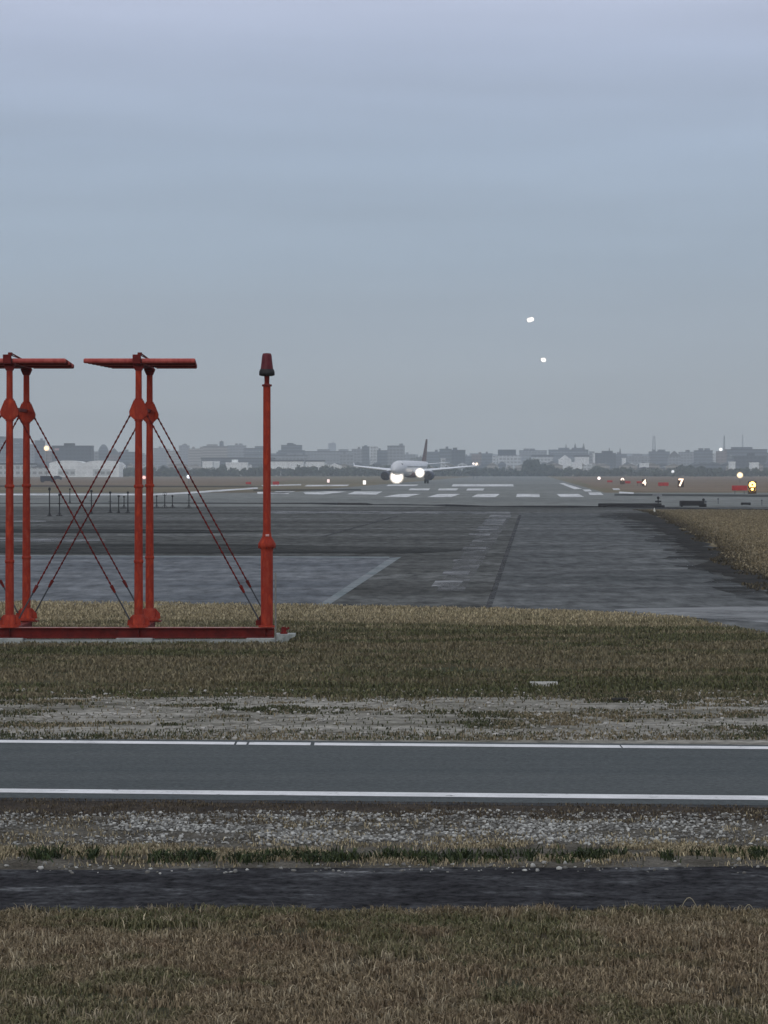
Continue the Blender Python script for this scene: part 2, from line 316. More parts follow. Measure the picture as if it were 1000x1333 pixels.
# ------------------------------------------------------------------ blades, stones (stuff)
def rgb(c): return np.array(c)
def blades(name, n, xr, yr, dens, hh, ww, colf, lean=.5, label=None):
    x = rng.uniform(xr[0], xr[1], n); y = rng.uniform(yr[0], yr[1], n)
    keep = (np.abs(x) < y*.1389*1.12+.4) & (rng.random(n) < dens(x, y)); x = x[keep]; y = y[keep]; n = len(x)
    hb = rng.uniform(hh[0], hh[1], n)*(.6+.8*fbm(x, y, .5, 40)); wb = ww*rng.uniform(.6, 1.4, n)
    a = rng.uniform(-1.1, 1.1, n); la = rng.uniform(0, 2*np.pi, n); ll = hb*lean*rng.random(n)**.7
    dx, dy = np.cos(a)*wb/2, np.sin(a)*wb/2; lx, ly = np.cos(la)*ll, np.sin(la)*ll
    V = np.zeros((n, 5, 3)); z0 = .012
    V[:, 0] = np.stack([x-dx, y-dy, np.full(n, z0-.012)], 1); V[:, 1] = np.stack([x+dx, y+dy, np.full(n, z0-.012)], 1)
    V[:, 2] = np.stack([x+dx*.8+lx*.35, y+dy*.8+ly*.35, z0+hb*.6], 1); V[:, 3] = np.stack([x-dx*.8+lx*.35, y-dy*.8+ly*.35, z0+hb*.6], 1)
    V[:, 4] = np.stack([x+lx, y+ly, z0+hb*(1-.3*(ll/hb))], 1)
    b = np.arange(n)*5
    me = bpy.data.meshes.new(name); me.vertices.add(n*5); me.vertices.foreach_set('co', V.ravel())
    loops = np.stack([b, b+1, b+2, b+3, b+3, b+2, b+4], 1).ravel(); me.loops.add(n*7); me.loops.foreach_set('vertex_index', loops)
    st = np.stack([np.arange(n)*7, np.arange(n)*7+4], 1).ravel(); me.polygons.add(n*2); me.polygons.foreach_set('loop_start', st)
    me.polygons.foreach_set('loop_total', np.tile([4, 3], n)); me.update(calc_edges=True)
    c = colf(x, y)*(.5+1.0*rng.random((n, 1))**1.3); c = np.concatenate([np.clip(c, 0, 1), np.ones((n, 1))], 1)
    at = me.color_attributes.new('tint', 'FLOAT_COLOR', 'POINT'); at.data.foreach_set('color', np.repeat(c, 5, 0).ravel())
    me.materials.append(mat('blade', (.85, .85, .85), (1, 1, 1), scale=30, rough=.7, attr='tint', spec=.2))
    o = bpy.data.objects.new(name, me); COL.objects.link(o); o['kind'] = 'stuff'
    if label: o['label'] = label; o['category'] = 'grass'
    return o
def stones(name, n, xr, yr, dens, sz, colf, label):
    x = rng.uniform(xr[0], xr[1], n); y = rng.uniform(yr[0], yr[1], n)
    keep = (np.abs(x) < y*.1389*1.12+.4) & (rng.random(n) < dens(x, y)); x = x[keep]; y = y[keep]; n = len(x)
    t = (1+5**.5)/2; B = np.array([(-1, t, 0), (1, t, 0), (-1, -t, 0), (1, -t, 0), (0, -1, t), (0, 1, t), (0, -1, -t), (0, 1, -t), (t, 0, -1), (t, 0, 1), (-t, 0, -1), (-t, 0, 1)])/1.9
    Fi = np.array([(0, 11, 5), (0, 5, 1), (0, 1, 7), (0, 7, 10), (0, 10, 11), (1, 5, 9), (5, 11, 4), (11, 10, 2), (10, 7, 6), (7, 1, 8), (3, 9, 4), (3, 4, 2), (3, 2, 6), (3, 6, 8), (3, 8, 9), (4, 9, 5), (2, 4, 11), (6, 2, 10), (8, 6, 7), (9, 8, 1)])
    s = sz[0]+(sz[1]-sz[0])*rng.random(n)**2.2
    V = B[None]*(1+.35*rng.uniform(-1, 1, (n, 12, 1)))*s[:, None, None]*np.stack([rng.uniform(.7, 1.4, n), rng.uniform(.7, 1.3, n), rng.uniform(.5, .9, n)], 1)[:, None]
    an = rng.uniform(0, 6.28, n); ca, sa = np.cos(an)[:, None], np.sin(an)[:, None]
    V = np.stack([V[..., 0]*ca-V[..., 1]*sa, V[..., 0]*sa+V[..., 1]*ca, V[..., 2]], 2)
    V += np.stack([x, y, .008+s*.3], 1)[:, None]
    me = bpy.data.meshes.new(name); me.vertices.add(n*12); me.vertices.foreach_set('co', V.ravel())
    lp = (Fi[None]+(np.arange(n)*12)[:, None, None]).ravel(); me.loops.add(len(lp)); me.loops.foreach_set('vertex_index', lp)
    me.polygons.add(n*20); me.polygons.foreach_set('loop_start', np.arange(n*20)*3); me.polygons.foreach_set('loop_total', np.full(n*20, 3)); me.update(calc_edges=True)
    c = np.concatenate([np.clip(colf(x, y), 0, 1), np.ones((n, 1))], 1)
    at = me.color_attributes.new('tint', 'FLOAT_COLOR', 'POINT'); at.data.foreach_set('color', np.repeat(c, 12, 0).ravel())
    me.materials.append(mat('stone', (.8, .8, .8), (1, 1, 1), scale=40, rough=.85, attr='tint'))
    o = bpy.data.objects.new(name, me); COL.objects.link(o); o['kind'] = 'stuff'; o['label'] = label; o['category'] = 'stones'; return o
def sm(v, a, b): t = np.clip((v-a)/(b-a), 0, 1); return t*t*(3-2*t)
def mixc(a, b, t): return rgb(a)[None]*(1-t[:, None])+rgb(b)[None]*t[:, None]
BROWN, STRAW, GREEN, DGREEN, RED = (.15, .118, .075), (.34, .285, .185), (.08, .095, .036), (.022, .036, .014), (.14, .085, .058)
def c_near(x, y):
    g = sm(fbm(x, y*1.3, .9, 3), .47, .62)*.8+.8*np.exp(-((y-19.6)/.45)**2-((x+.9)/1.1)**2)*sm(fbm(x, y, .4, 33), .3, .55)+sm(y, 18.6, 19.8)*.35*sm(fbm(x, y, .5, 33), .38, .6); s = sm(rng.random(len(x)), .5, 1)*.6
    c = mixc(BROWN, STRAW, s)*1.4; r_ = sm(fbm(x+20, y, .5, 9), .5, .75)*.30
    c = c*(1-r_[:, None])+rgb(RED)[None]*r_[:, None]
    g = np.clip(g*(.4+.9*rng.random(len(x))), 0, 1); return c*(1-g[:, None])+mixc(GREEN, STRAW, rng.random(len(x))*.4)*g[:, None]
yb = G(0, 1190)[1]
blades('grass', 230000, (-3.8, 3.8), (15.2, yb+.16), lambda x, y: (y < yb-.10+.26*fbm(x, y*0, .3, 78)+.06*rng.random(len(x)))*(.08+.92*sm(.55*fbm(x, y*1.5, .22, 21)+.45*fbm(x, y*1.6, .7, 24), .37, .53)), (.018, .065), .008, c_near, 1.2, 'short brown winter grass with green patches at the bottom of the view')
blades('tall_tufts', 60000, (-3.8, 3.8), (15.2, yb), lambda x, y: sm(fbm(x, y*1.2, .16, 91), .60, .72)*sm(fbm(x, y, 1.0, 92), .35, .6), (.05, .10), .007, lambda x, y: mixc((.20, .165, .11), (.46, .40, .28), rng.random(len(x))), 1.0, 'taller pale tufts standing out of the short winter grass')
def d_weed(x, y):
    pat = .25*sm(fbm(x*.75, y*1.6, .42, 5), .60, .68); edge = np.exp(-((y-22.85)/.24)**2)
    for (px, wd) in ((-60, 30), (55, 26), (118, 14), (208, 18), (256, 44), (315, 30), (345, 24), (405, 40), (440, 48), (505, 16), (765, 34), (872, 14), (990, 22), (1080, 30)):
        cx = (px-500)/F*22.8; pat = np.maximum(pat, .9*np.exp(-((x-cx)/(wd*.5/F*22.8))**4)*(.25+.75*sm(fbm(x, y, .10, 8), .35, .6))*np.exp(-((y-22.85-.22*(vnoise(x, y*0, .4, 6)-.5)*2)/.15)**2))
    return np.clip(pat*edge*1.2+.015*edge, 0, 1)
blades('weeds', 90000, (-4.6, 4.6), (22.2, 23.6), d_weed, (.02, .10), .012, lambda x, y: mixc((.018, .034, .012), GREEN, rng.random(len(x))*.6), 1.5, 'dark green weeds growing in a broken line along the dark path')
blades('straw_fringe', 120000, (-4.6, 4.6), (22.3, 26.0), lambda x, y: sm(fbm(x*.6, y*1.4, .5, 15), .38, .62)*(1.2*np.exp(-((y-23.2)/.50)**2)+.12*sm(fbm(x, y, .35, 17), .5, .6)), (.01, .045), .008, lambda x, y: mixc((.22, .18, .11), (.46, .40, .26), rng.random(len(x))), 1.7, 'pale dry straw grass between the weeds and the gravel')
blades('dirt_fringe', 30000, (-5, 5), (25.0, 27.2), lambda x, y: (y < np.where(True, 11520/429.5+x*(11520/439.2-11520/429.5)/7.5+.0, 0)-.14)*(.12+.6*sm(fbm(x, y, .3, 16), .45, .6)), (.008, .028), .008, lambda x, y: mixc((.06, .05, .035), BROWN, rng.random(len(x))), 1.2, 'sparse dead grass on the brown dirt beside the road')
def c_st(x, y): 
    t = rng.random(len(x)); return mixc((.13, .128, .118), (.58, .59, .56), t**2.2)
def d_grav(x, y):
    p = .12+.88*sm(fbm(x*.7, y*1.5, .5, 31), .36, .6); band_ = sm(y, 23.5, 24.0)*(1-sm(y, 25.5, 26.2)); side = .25+.75*sm(x, -3.0, -1.2)*(1-sm(x, 1.6, 3.0)); return np.clip(p*band_*side, 0, 1)
stones('gravel', 80000, (-5, 5), (23.2, 26.6), d_grav, (.004, .021), c_st, 'pale grey and white gravel between the dark path and the road')
stones('loose_stones', 700, (-5, 5), (21.9, 23.2), lambda x, y: np.exp(-((y-22.25)/.25)**2)+.03, (.006, .026), c_st, 'scattered white stones along the edge of the dark path')
y1, y2 = G(0, 967)[1]+.25, G(0, 903)[1]
def d_sand(x, y):
    t = (y-y1)/(y2-y1); e = np.exp(-((t-.0)/.12)**2)*.7+sm(fbm(x*.45, y*1.3, .7, 51), .55, .61)*1.3+.35*np.exp(-((t-1.0)/.12)**2); return np.clip(e*.8+.03, 0, 1)
blades('verge_grass', 90000, (-8, 8), (y1, y2), d_sand, (.012, .042), .016, lambda x, y: mixc((.055, .065, .03), (.22, .185, .12), sm(fbm(x, y, 1.2, 8)+rng.uniform(-.25, .25, len(x)), .3, .65)), 1.0, 'patchy dull grass on the sandy verge across the road')
stones('sandy_rubble', 5000, (-8, 8), (y1, y2+.6), lambda x, y: sm(fbm(x, y, .8, 61), .35, .6), (.008, .035), lambda x, y: mixc((.25, .24, .21), (.5, .49, .46), rng.random(len(x))**2), 'pale rubble scattered on the sandy verge')
y3, y4, y5 = G(0, 911)[1], 53.5, 67.5
def c_lawn(x, y):
    g = sm(fbm(x*.45, y*1.6, 1.5, 70), .40, .62)*(1-.85*sm(y+fbm(x*.6, y*1.5, 2.5, 75)*6-3, 54, 62)); s = sm(y+fbm(x*.5, y*1.5, 3, 71)*7, 56, 65)
    c = 1.2*mixc((.125, .108, .066), (.34, .29, .185), np.clip(s*.85+rng.random(len(x))*.25, 0, 1)); gg = np.clip(g*(.5+.6*rng.random(len(x))), 0, 1)
    return c*(1-gg[:, None])+mixc((.05, .062, .026), (.10, .11, .045), rng.random(len(x)))*gg[:, None]
def edge_y(x):  # far edge of the antenna lawn
    xs = [G(*p)[0] for p in ((0, 783), (300, 787), (500, 790), (700, 795), (850, 800), (900, 806), (1000, 826))]; ys = [G(*p)[1] for p in ((0, 783), (300, 787), (500, 790), (700, 795), (850, 800), (900, 806), (1000, 826))]
    return np.interp(x, xs, ys)
blades('lawn_grass', 270000, (-11, 11), (y3-1.6, y5), lambda x, y: (y > y3-1.6+2.6*fbm(x, y*0, 1.3, 77)+.8*rng.random(len(x)))*(y < edge_y(x)-.2+.5*vnoise(x, y, .8, 5))*(.15+.85*sm(fbm(x*.6, y*2, .6, 72), .34, .58)), (.02, .085), .022, c_lawn, .9, 'green and straw coloured lawn around the antenna footing')
blades('island_grass', 200000, (9, 36), (74, 230), lambda x, y: (x > np.interp(y, [75, 80, 91.4, 111, 146, 189, 215], [9.6, 11.1, 11.4, 13.3, 16.1, 19.0, 20.6])+.9*vnoise(x, y, 2, 4)-.5)*.9, (.04, .12), .045, lambda x, y: mixc((.17, .14, .085), (.30, .25, .155), rng.random(len(x)))*(1-.7*np.exp(-((x-np.interp(y, [75, 80, 91.4, 111, 146, 189, 215], [9.6, 11.1, 11.4, 13.3, 16.1, 19.0, 20.6]))/1.3)**2))[:, None], 1.0, 'dry straw grass island at the right beyond the taxiway')
# small single items lying on the grass
tag(MB().box((0, 0, .055), (.41, .10, .035)).box((0, 0, .02), (.38, .08, .04)).build('marker_slab', mat('marker_white', (.45, .46, .44), (.6, .6, .58), scale=9), loc=G(708, 894)), 'flat white marker slab lying alone in the lawn', 'slab')
st = MB()
for q in range(9):
    a = q*.7; st.box((math.cos(a)*.07, math.sin(a)*.05, .03), (.09, .07, .05), a)
tag(st.build('clod', mat('clod', (.02, .02, .018), (.04, .038, .03), scale=20), loc=G(807, 914)), 'small black clod of earth on the pale verge', 'clod')
for (px, py, hgt, lab) in ((893, 1190, .12, 'pale dry stalk arching over the edge of the dark path'), (975, 1192, .08, 'short pale stalk lying flat at the right edge of the dark path')):
    mbs = MB(); pts = [Vector((t*hgt*1.3-.05, .0, hgt*math.sin(math.pi*min(1, t*1.05)))) for t in np.linspace(0, 1, 9)]
    for a, b in zip(pts, pts[1:]): mbs.cyl(a, b, .0035, .003, 5)
    tag(mbs.build('grass_stalk', mat('stalk', (.3, .27, .19), (.22, .2, .13)), loc=G(px, py)), lab, 'stalk')

# ------------------------------------------------------------------ localizer antennas
m_red = mat('red_paint', (.44, .056, .022), (.25, .025, .013), scale=9, stretch=(1, 1, .35), rough=.65, bump=.1, spec=.15, c3=(.32, .05, .026), lo=.3, hi=.7)
m_dred = mat('weathered_red_paint', (.16, .016, .013), (.08, .010, .009), scale=6, rough=.7, spec=.12)
m_pred = mat('pinkish_red_paint', (.42, .09, .075), (.30, .04, .035), scale=3, stretch=(4, 1, 1), rough=.6)  # pinker red, used on every third dipole
m_steel = mat('galvanised_steel', (.10, .11, .125), (.16, .17, .185), scale=12, rough=.5, metal=.6)
m_rodend = mat('dark_rod', (.035, .042, .055), (.06, .065, .075), scale=12, rough=.5)
m_blackm = mat('black_metal', (.012, .012, .014), (.025, .025, .027), scale=8, rough=.6)
m_padc = mat('footing_concrete', (.24, .27, .265), (.36, .39, .38), scale=6, rough=.9, bump=.3, c3=(.2, .225, .22))
D0 = F*H/224.0; S0 = F/D0
DEP = 2.42
def x0(px): return (px-500)/S0
def z0(py): return H-(py-YH)/S0
ANT = [x0(180.5), x0(12.5), x0(12.5)-2.4]
def twisted(mb, a, b, r, turns, n=60):
    a = Vector(a); b = Vector(b); q = (b-a).to_track_quat('Z', 'Y'); P = []; n = int(turns*8)
    for k in range(n+1):
        t = k/n; an = turns*math.pi*t; c = a.lerp(b, t)
        for j in range(4):
            rr = (r*1.15, r*.78)[j % 2]; th = an+j*math.pi/2; P.append(c+q @ Vector((rr*math.cos(th), rr*math.sin(th), 0)))
    mb.add(P, [(k*4+i, k*4+(i+1) % 4, (k+1)*4+(i+1) % 4, (k+1)*4+i) for k in range(n) for i in range(4)], True)
def antenna(label):
    t = thing('localizer_antenna', label, 'antenna', (ANT[0], D0, 0), group='red localizer antennas on a common footing beam')
    for yy in (0, DEP):
        zb = .34
        m = MB()
        m.lathe([(.082, zb), (.080, 1.2), (.074, 2.4), (.068, 3.6), (.062, 4.3), (.058, 5.16)], (0, yy, 0), 16)
        mast = m.build('mast', m_red, t)
        for hh in (1.5, 2.9):
            MB().lathe([(.083, hh), (.09, hh+.01), (.09, hh+.05), (.082, hh+.06)], (0, yy, 0), 16).build('collar', m_red, mast)
        f = MB(); f.lathe([(.18, zb-.035), (.18, zb), (.125, zb+.02), (.115, zb+.17), (.09, zb+.2)], (0, yy, 0), 16)
        for s in (-1, 1):
            f.prism([(s*.08, zb), (s*.21, zb), (s*.20, zb+.1), (s*.11, zb+.2), (s*.08, zb+.2)], yy-.012, yy+.012)
        for a in range(8): f.cyl((.155*math.cos(a*.785), yy+.155*math.sin(a*.785), zb), (.155*math.cos(a*.785), yy+.155*math.sin(a*.785), zb+.03), .014, n=6)
        f.build('foot', m_red, t)
        g = MB(); pl = [(-.08, 4.17), (-.165, 4.25), (-.17, 4.32), (-.085, 4.53), (.085, 4.53), (.17, 4.32), (.165, 4.25), (.08, 4.17)]
        g.prism(pl, yy-.082, yy-.066); g.prism(pl, yy+.066, yy+.082)
        g.cyl((0, yy, 4.14), (0, yy, 4.56), .078, n=16)
        for s in (-1, 1):
            for zz, xx_ in ((4.25, .13), (4.37, .115)): g.cyl((s*.11, yy-.1, zz), (s*.11, yy+.1, zz), .017, n=6)
        g.build('gusset_bracket', m_red, t)
        cap = MB(); cap.box((0, yy, 5.19), (.2, .2, .035)); cap.prism([(-.1, 5.17), (-.06, 5.08), (.06, 5.08), (.1, 5.17)], yy-.07, yy+.07); cap.build('mast_cap', m_dred, t)
    # cross tie between the two masts
    MB().box((0, DEP/2, 4.38), (.06, DEP-.16, .06)).build('tie_bar', m_dred, t)
    b = MB(); b.box((0, DEP/2+.03, 5.255), (.13, DEP+.5, .09)); boom = b.build('boom', m_dred, t)
    for k in range(8):
        u = k/7; yy = -.16+u*(DEP+.25); cx = .03+.05*u; hl = 1.035-.20*u
        e = MB(); zz = 5.255
        for s in (-1, 1):
            e.lathe([(.042, 0), (.042, 1)], n=12) if False else None
            e.cyl((cx+s*.05, yy, zz), (cx+s*(hl-.02), yy, zz), .046, .046, 12)
            e.cyl((cx+s*(hl-.02), yy, zz), (cx+s*hl, yy, zz), .046, .034, 12)
        e.build('dipole', m_pred if k % 3 == 0 else m_dred, t)
    jb = MB().box((-.015, -.22, 5.285), (.15, .09, .17)).box((.04, -.2, 5.385), (.08, .07, .05)).build('junction_box', m_dred, t, bevel=.006)
    cb = MB().cyl((.05, -.2, 5.40), (.12, DEP*.45, 5.32), .012, n=6).cyl((.05, -.2, 5.36), (.16, DEP*.8, 5.30), .010, n=6); cb.build('feeder_cable', m_dred, t)
    for yy in (0, DEP):
        for s in (-1, 1):
            a = Vector((s*.15, yy-.03*s, 4.27)); e = Vector((s*2.25, yy-.03*s, .43)); p1 = a.lerp(e, .83)
            r_ = MB(); twisted(r_, a, p1, .017, 34); br = r_.build('brace_rod', m_dred, t)
            MB().cyl(p1, a.lerp(e, .865), .034, .022, 8).build('turnbuckle', m_dred, br)
            MB().cyl(a.lerp(e, .865), a.lerp(e, .995), .016, n=6).build('rod_end', m_rodend, br)
    return t
ant = antenna('red twin mast antenna nearest the single red pole, the whole T shaped head in view')
dup(ant, (ANT[1], D0, 0), 'red twin mast antenna at the left edge, its head cut by the frame')
dup(ant, (ANT[2], D0, 0), 'red twin mast antenna just past the left edge, showing only its brace rods')
# footing beam and plinth
zt, zb_ = z0(817), z0(830.5)
bl, br_ = ANT[2]-1.2, x0(357)
t = thing('footing_beam', 'long red steel I beam carrying the antennas and the pole', 'beam', ((bl+br_)/2, D0, 0)); ox = (bl+br_)/2
b = MB(); Lb = br_-bl
b.box((0, 0, zt-.009), (Lb, .20, .018)); b.box((0, 0, zb_+.009), (Lb, .20, .018)); b.box((0, 0, (zt+zb_)/2), (Lb, .014, zt-zb_-.04)); b.build('beam', m_dred, t)
for px in (180.5, 12.5, -155, 345):
    MB().box((x0(px)-ox, -.05, (zt+zb_)/2), (.012, .08, zt-zb_-.04)).build('stiffener', m_dred, t)
MB().box((0, -.02, zt+.004), (Lb, .19, .006)).build('top_highlight', mat('beam_highlight', (.42, .24, .22), (.3, .1, .09), scale=4, stretch=(2, 1, 1), rough=.6), t)  # thin pale strip: highlight along the flange top put into the colour
for xx in ANT:
    c = MB().box((xx-ox+.02, DEP/2+.15, zt-.10), (.16, DEP-.1, .16)); c.box((xx-ox+.02, DEP, zt-.008), (.42, .3, .02)); c.build('cross_beam', m_dred, t)
pl = MB(); sx0 = ANT[2]-1.4
pl.box(((sx0+x0(362))/2, D0+.08, .035), (x0(362)-sx0, .40, .07))
plo = thing('plinth', 'pale concrete plinth under the red beam', 'plinth', (x0(180), D0, 0))
for v in range(len(pl.v)): pl.v[v] = (pl.v[v][0]-x0(180), pl.v[v][1]-D0, pl.v[v][2])
pl.build('kerb_slab', m_padc, plo, bevel=.01)
for (a, b2) in ((-230, -140), (-38, 32), (152, 200), (321, 358)):
    MB().box(((x0(a)+x0(b2))/2-x0(180), .03, .055), (x0(b2)-x0(a), .52, .118)).build('footing_pad', m_padc, plo, bevel=.012)
for xx in ANT:
    MB().box((xx-x0(180), DEP+.05, .07), (.55, .5, .14)).build('footing_pad', m_padc, plo, bevel=.01)
# obstruction light pole
px_ = x0(347.5)
t = thing('obstruction_light', 'single tall red pole with a dark lamp on top, at the beam end', 'lamp pole', (px_, D0-.0, 0))
za, zc = zt+.01, z0(716)
MB().lathe([(.113, za), (.113, zc)], n=20).build('lower_pole', m_red, t)
MB().lathe([(.16, za), (.16, za+.025), (.12, za+.03)], n=20).build('base_flange', m_red, t)
MB().prism([(-.11, za+.03), (-.21, za+.03), (-.19, za+.14), (-.11, za+.22)], -.01, .01).cyl((-.18, -.04, za+.1), (-.18, .04, za+.1), .03).build('brace_lug', m_dred, t)
fl = MB().lathe([(.112, zc-.03), (.118, zc), (.115, zc+.015), (.165, z0(712)), (.165, z0(708)), (.125, z0(703)), (.085, z0(698)), (.078, z0(693))], n=20); fo = fl.build('coupling', m_red, t)
for a in range(8): MB().cyl((.15*math.cos(a*.785), .15*math.sin(a*.785), z0(714)), (.15*math.cos(a*.785), .15*math.sin(a*.785), z0(707.4)), .014, n=6).build('bolt', m_dred, fo)
MB().cyl((-.02, -.078, z0(697)), (.045, -.078, z0(697)), .022, n=8).build('hand_clip', mat('pink_clip', (.6, .45, .43), (.5, .3, .3)), t)
MB().lathe([(.073, z0(696)), (.071, z0(600)), (.069, z0(503))], n=20).build('upper_pole', m_red, t)
MB().lathe([(.092, z0(503)), (.092, z0(500.5)), (.05, z0(500)), (.045, z0(498)), (.05, z0(489))], n=20).build('neck', m_dred, t)
lp = MB().lathe([(.10, z0(489.5)), (.145, z0(488.5)), (.145, z0(484)), (.125, z0(480.5))], n=20); lo = lp.build('lamp_base', m_blackm, t)
m_lens = mat('dark_red_glass', (.075, .008, .014), (.12, .014, .022), scale=8, rough=.45, spec=.2)
MB().lathe([(.118, z0(480.5)), (.112, z0(477)), (.10, z0(470)), (.09, z0(463)), (.075, z0(460)), (.02, z0(459.6))], n=20).build('lamp_lens', m_lens, t)
# junction on its shelf + thin grey post, right end
t = thing('cable_shelf', 'small pale concrete shelf beyond the right end of the red beam', 'shelf', (x0(370), D0+.3, 0))
MB().prism([(-.16, .0), (.05, .0), (.10, .09), (.2, .13), (.2, .17), (-.16, .17)], -.25, .25).build('shelf_block', m_padc, t)
t = thing('floor_fitting', 'small dark red fitting standing on the concrete shelf', 'fitting', (x0(369), D0+.25, .17))
MB().lathe([(.07, 0), (.07, .03), (.05, .04), (.055, .1), (.035, .13)], n=14).build('body', m_dred, t)
MB().cyl((.04, 0, .09), (.10, 0, .11), .022, n=8).build('spout', m_dred, t)
t = thing('thin_post', 'thin grey marker post in front of the end of the beam', 'post', (x0(359.8), D0-.35, 0))
MB().lathe([(.016, -.05), (.016, 1.32), (.006, 1.335)], n=8).build('post_shaft', mat('post_grey', (.13, .135, .13), (.2, .2, .19), scale=14, rough=.8), t)
MB().lathe([(.03, 0), (.03, .04)], n=8).build('post_foot', m_steel, t)

# ------------------------------------------------------------------ airfield furniture
def stand(px, yt, ybase, wpx, label, kind):
    D = F*H/(ybase-YH); s = D/F; hgt = (ybase-yt)*s; wm = wpx*s
    t = thing('light_stand', label, 'light stand', (WX(px, D), D, 0), random.uniform(-.2, .2), 'dark light stands on the tarmac behind the antennas')
    MB().lathe([(.05, .04), (.04, hgt*.93)], n=8).build('pole', m_blackm, t)
    MB().box((0, 0, .03), (wm, .35, .06)).cyl((-wm*.3, 0, .06), (0, 0, .35), .018, n=6).cyl((wm*.3, 0, .06), (0, 0, .35), .018, n=6).build('base', m_blackm, t)
    h = MB()
    if kind == 'ring': 
        for a in range(10):
            p = [Vector((.16*math.cos(q), 0, hgt-.14+.16*math.sin(q))) for q in (a*.628, (a+1)*.628)]; h.cyl(p[0], p[1], .02, n=5)
    else:
        h.lathe([(.05, hgt*.9), (.10, hgt*.93), (.09, hgt), (.03, hgt+.03)], n=10)
    h.build('lamp_head', m_blackm, t)
    if kind == 'arm': MB().box((0, 0, hgt*.55), (.3, .03, .03)).build('cross_arm', m_blackm, t)
for a in [(64.5, 635, 672, 6, 'tall dark stand, first to the right of the left twin masts', 'head'), (77.5, 643, 672, 8, 'thicker dark stand second to the right of the left twin masts', 'arm'),
          (91, 636, 655, 4, 'pale short stand behind the crossing brace rods', 'head'), (119, 638, 669, 5, 'dark stand in the crossing of the brace rods', 'arm'),
          (143.5, 640, 668, 7, 'dark stand with a wide head left of a close group of three', 'arm'), (154.5, 645, 668, 5, 'leftmost stand of the close group of three on one dark base', 'head'),
          (161.5, 646, 662, 9, 'shortest stand in the middle of the close group of three', 'head'), (166.5, 640, 668, 7, 'tallest and rightmost stand of the close group of three', 'head'),
          (204, 645, 661.5, 9, 'short stand close beside the right mast of the complete antenna', 'head'), (214.5, 641, 661.5, 12, 'stand with a ring shaped head right of the complete antenna', 'ring'),
          (224.5, 645, 661.5, 9, 'short stand with a wide base just right of the ring headed stand', 'head'), (246, 643, 662, 10, 'rightmost stand, beside the upper brace rods', 'arm')]: stand(*a)
# long low black drain edge across the tarmac
tpts = [(-200, 655.3, .8), (60, 655.5, 1.0), (200, 655.2, 1.6), (330, 655.5, 1.4), (400, 655.8, 1.8), (440, 657.0, 3.0), (478, 657.2, 2.8), (486, 657, 1.2), (520, 657.6, 1.8), (560, 658, 1.4), (580, 659, 3.0), (600, 659.2, 2.6), (640, 659.6, 1.4), (690, 660.2, 2.4), (740, 660.6, 2.8), (778, 660, 1.6), (880, 662, 1.6), (940, 663.3, 1.6), (1000, 664.5, 2.4), (1100, 665, 2.2)]
mbk = MB(); P = []
for (px, py, th) in tpts:
    D = F*H/(py+.4-YH); s = D/F; x = WX(px, D); h_ = th*s
    P += [(x, D-.15, 0), (x, D-.10, h_), (x, D+.10, h_), (x, D+.15, 0)]
n = len(tpts); mbk.add(P, [(k*4+i, k*4+4+i, k*4+5+i, k*4+1+i) for k in range(n-1) for i in range(3)])
tag(mbk.build('cable_duct', m_blackm), 'low black duct running across the whole tarmac in front of the runway', 'duct')
def lowbox(name, x0_, x1_, yt, ybs, label, cat, parts=()):
    D = F*H/(ybs-YH); s = D/F; wdt = (x1_-x0_)*s; hg = (ybs-yt)*s
    t = thing(name, label, cat, (WX((x0_+x1_)/2, D), D, 0))
    MB().box((0, 0, hg*.58), (wdt, .7, hg*.8)).build('housing', m_blackm, t, bevel=.03)
    for k in (-1, 1): MB().box((k*wdt*.42, 0, hg*.1), (.12, .6, hg*.2)).build('skid', m_blackm, t)
    for q in parts:
        if q[0] == 'step': MB().box((q[1]*s, 0, q[3]*s/2), (q[2]*s, .6, q[3]*s)).build('side_box', m_blackm, t)
        if q[0] == 'lamp': MB().cyl((q[1]*s, 0, hg*.8), (q[1]*s, 0, hg+q[2]*s), .05).ball((q[1]*s, 0, hg+q[2]*s), .13).box((q[1]*s, 0, hg+q[2]*s*.3), (q[2]*s*1.1, .2, .16)).build('beacon_post', m_blackm, t)
    return t
lowbox('barrier', 779, 861, 655, 660.6, 'long low black barrier in front of the runway end, carrying a stubby post', 'barrier', [('lamp', 37, 7), ('step', 38, 14, 3)])
lowbox('equipment_case', 885, 917, 651.6, 660, 'thick black case lying right of the long barrier', 'case', [('step', 14, 9, 4), ('lamp', 15, 1.2)])
lowbox('equipment_case', 965, 977, 654, 657.6, 'small flat black case farthest right on the tarmac', 'case')
D = F*H/(667-YH); t = thing('marker_cone', 'small pale cone in front of the black barrier', 'cone', (WX(852, D), D, 0))
MB().lathe([(.11, .03), (.02, .36)], n=10).build('cone', mat('cone_pale', (.5, .5, .42), (.6, .6, .55)), t); MB().box((0, 0, .015), (.32, .32, .03)).build('cone_base', m_conc, t)
for px, py, lab in ((935, 650, 'thin grey stake right of the black cases'), (992, 652, 'thin dark stake at the right edge of the tarmac'), (919, 654, 'short grey stake beside the thick black case')):
    D = F*H/(py+6-YH); t = thing('stake', lab, 'stake', (WX(px, D), D, 0)); MB().cyl((0, 0, 0), (0, 0, .45), .05, .04, 8).build('stake_shaft', m_steel, t); MB().ball((0, 0, .5), .09, 8, 5).build('stake_head', m_steel, t)

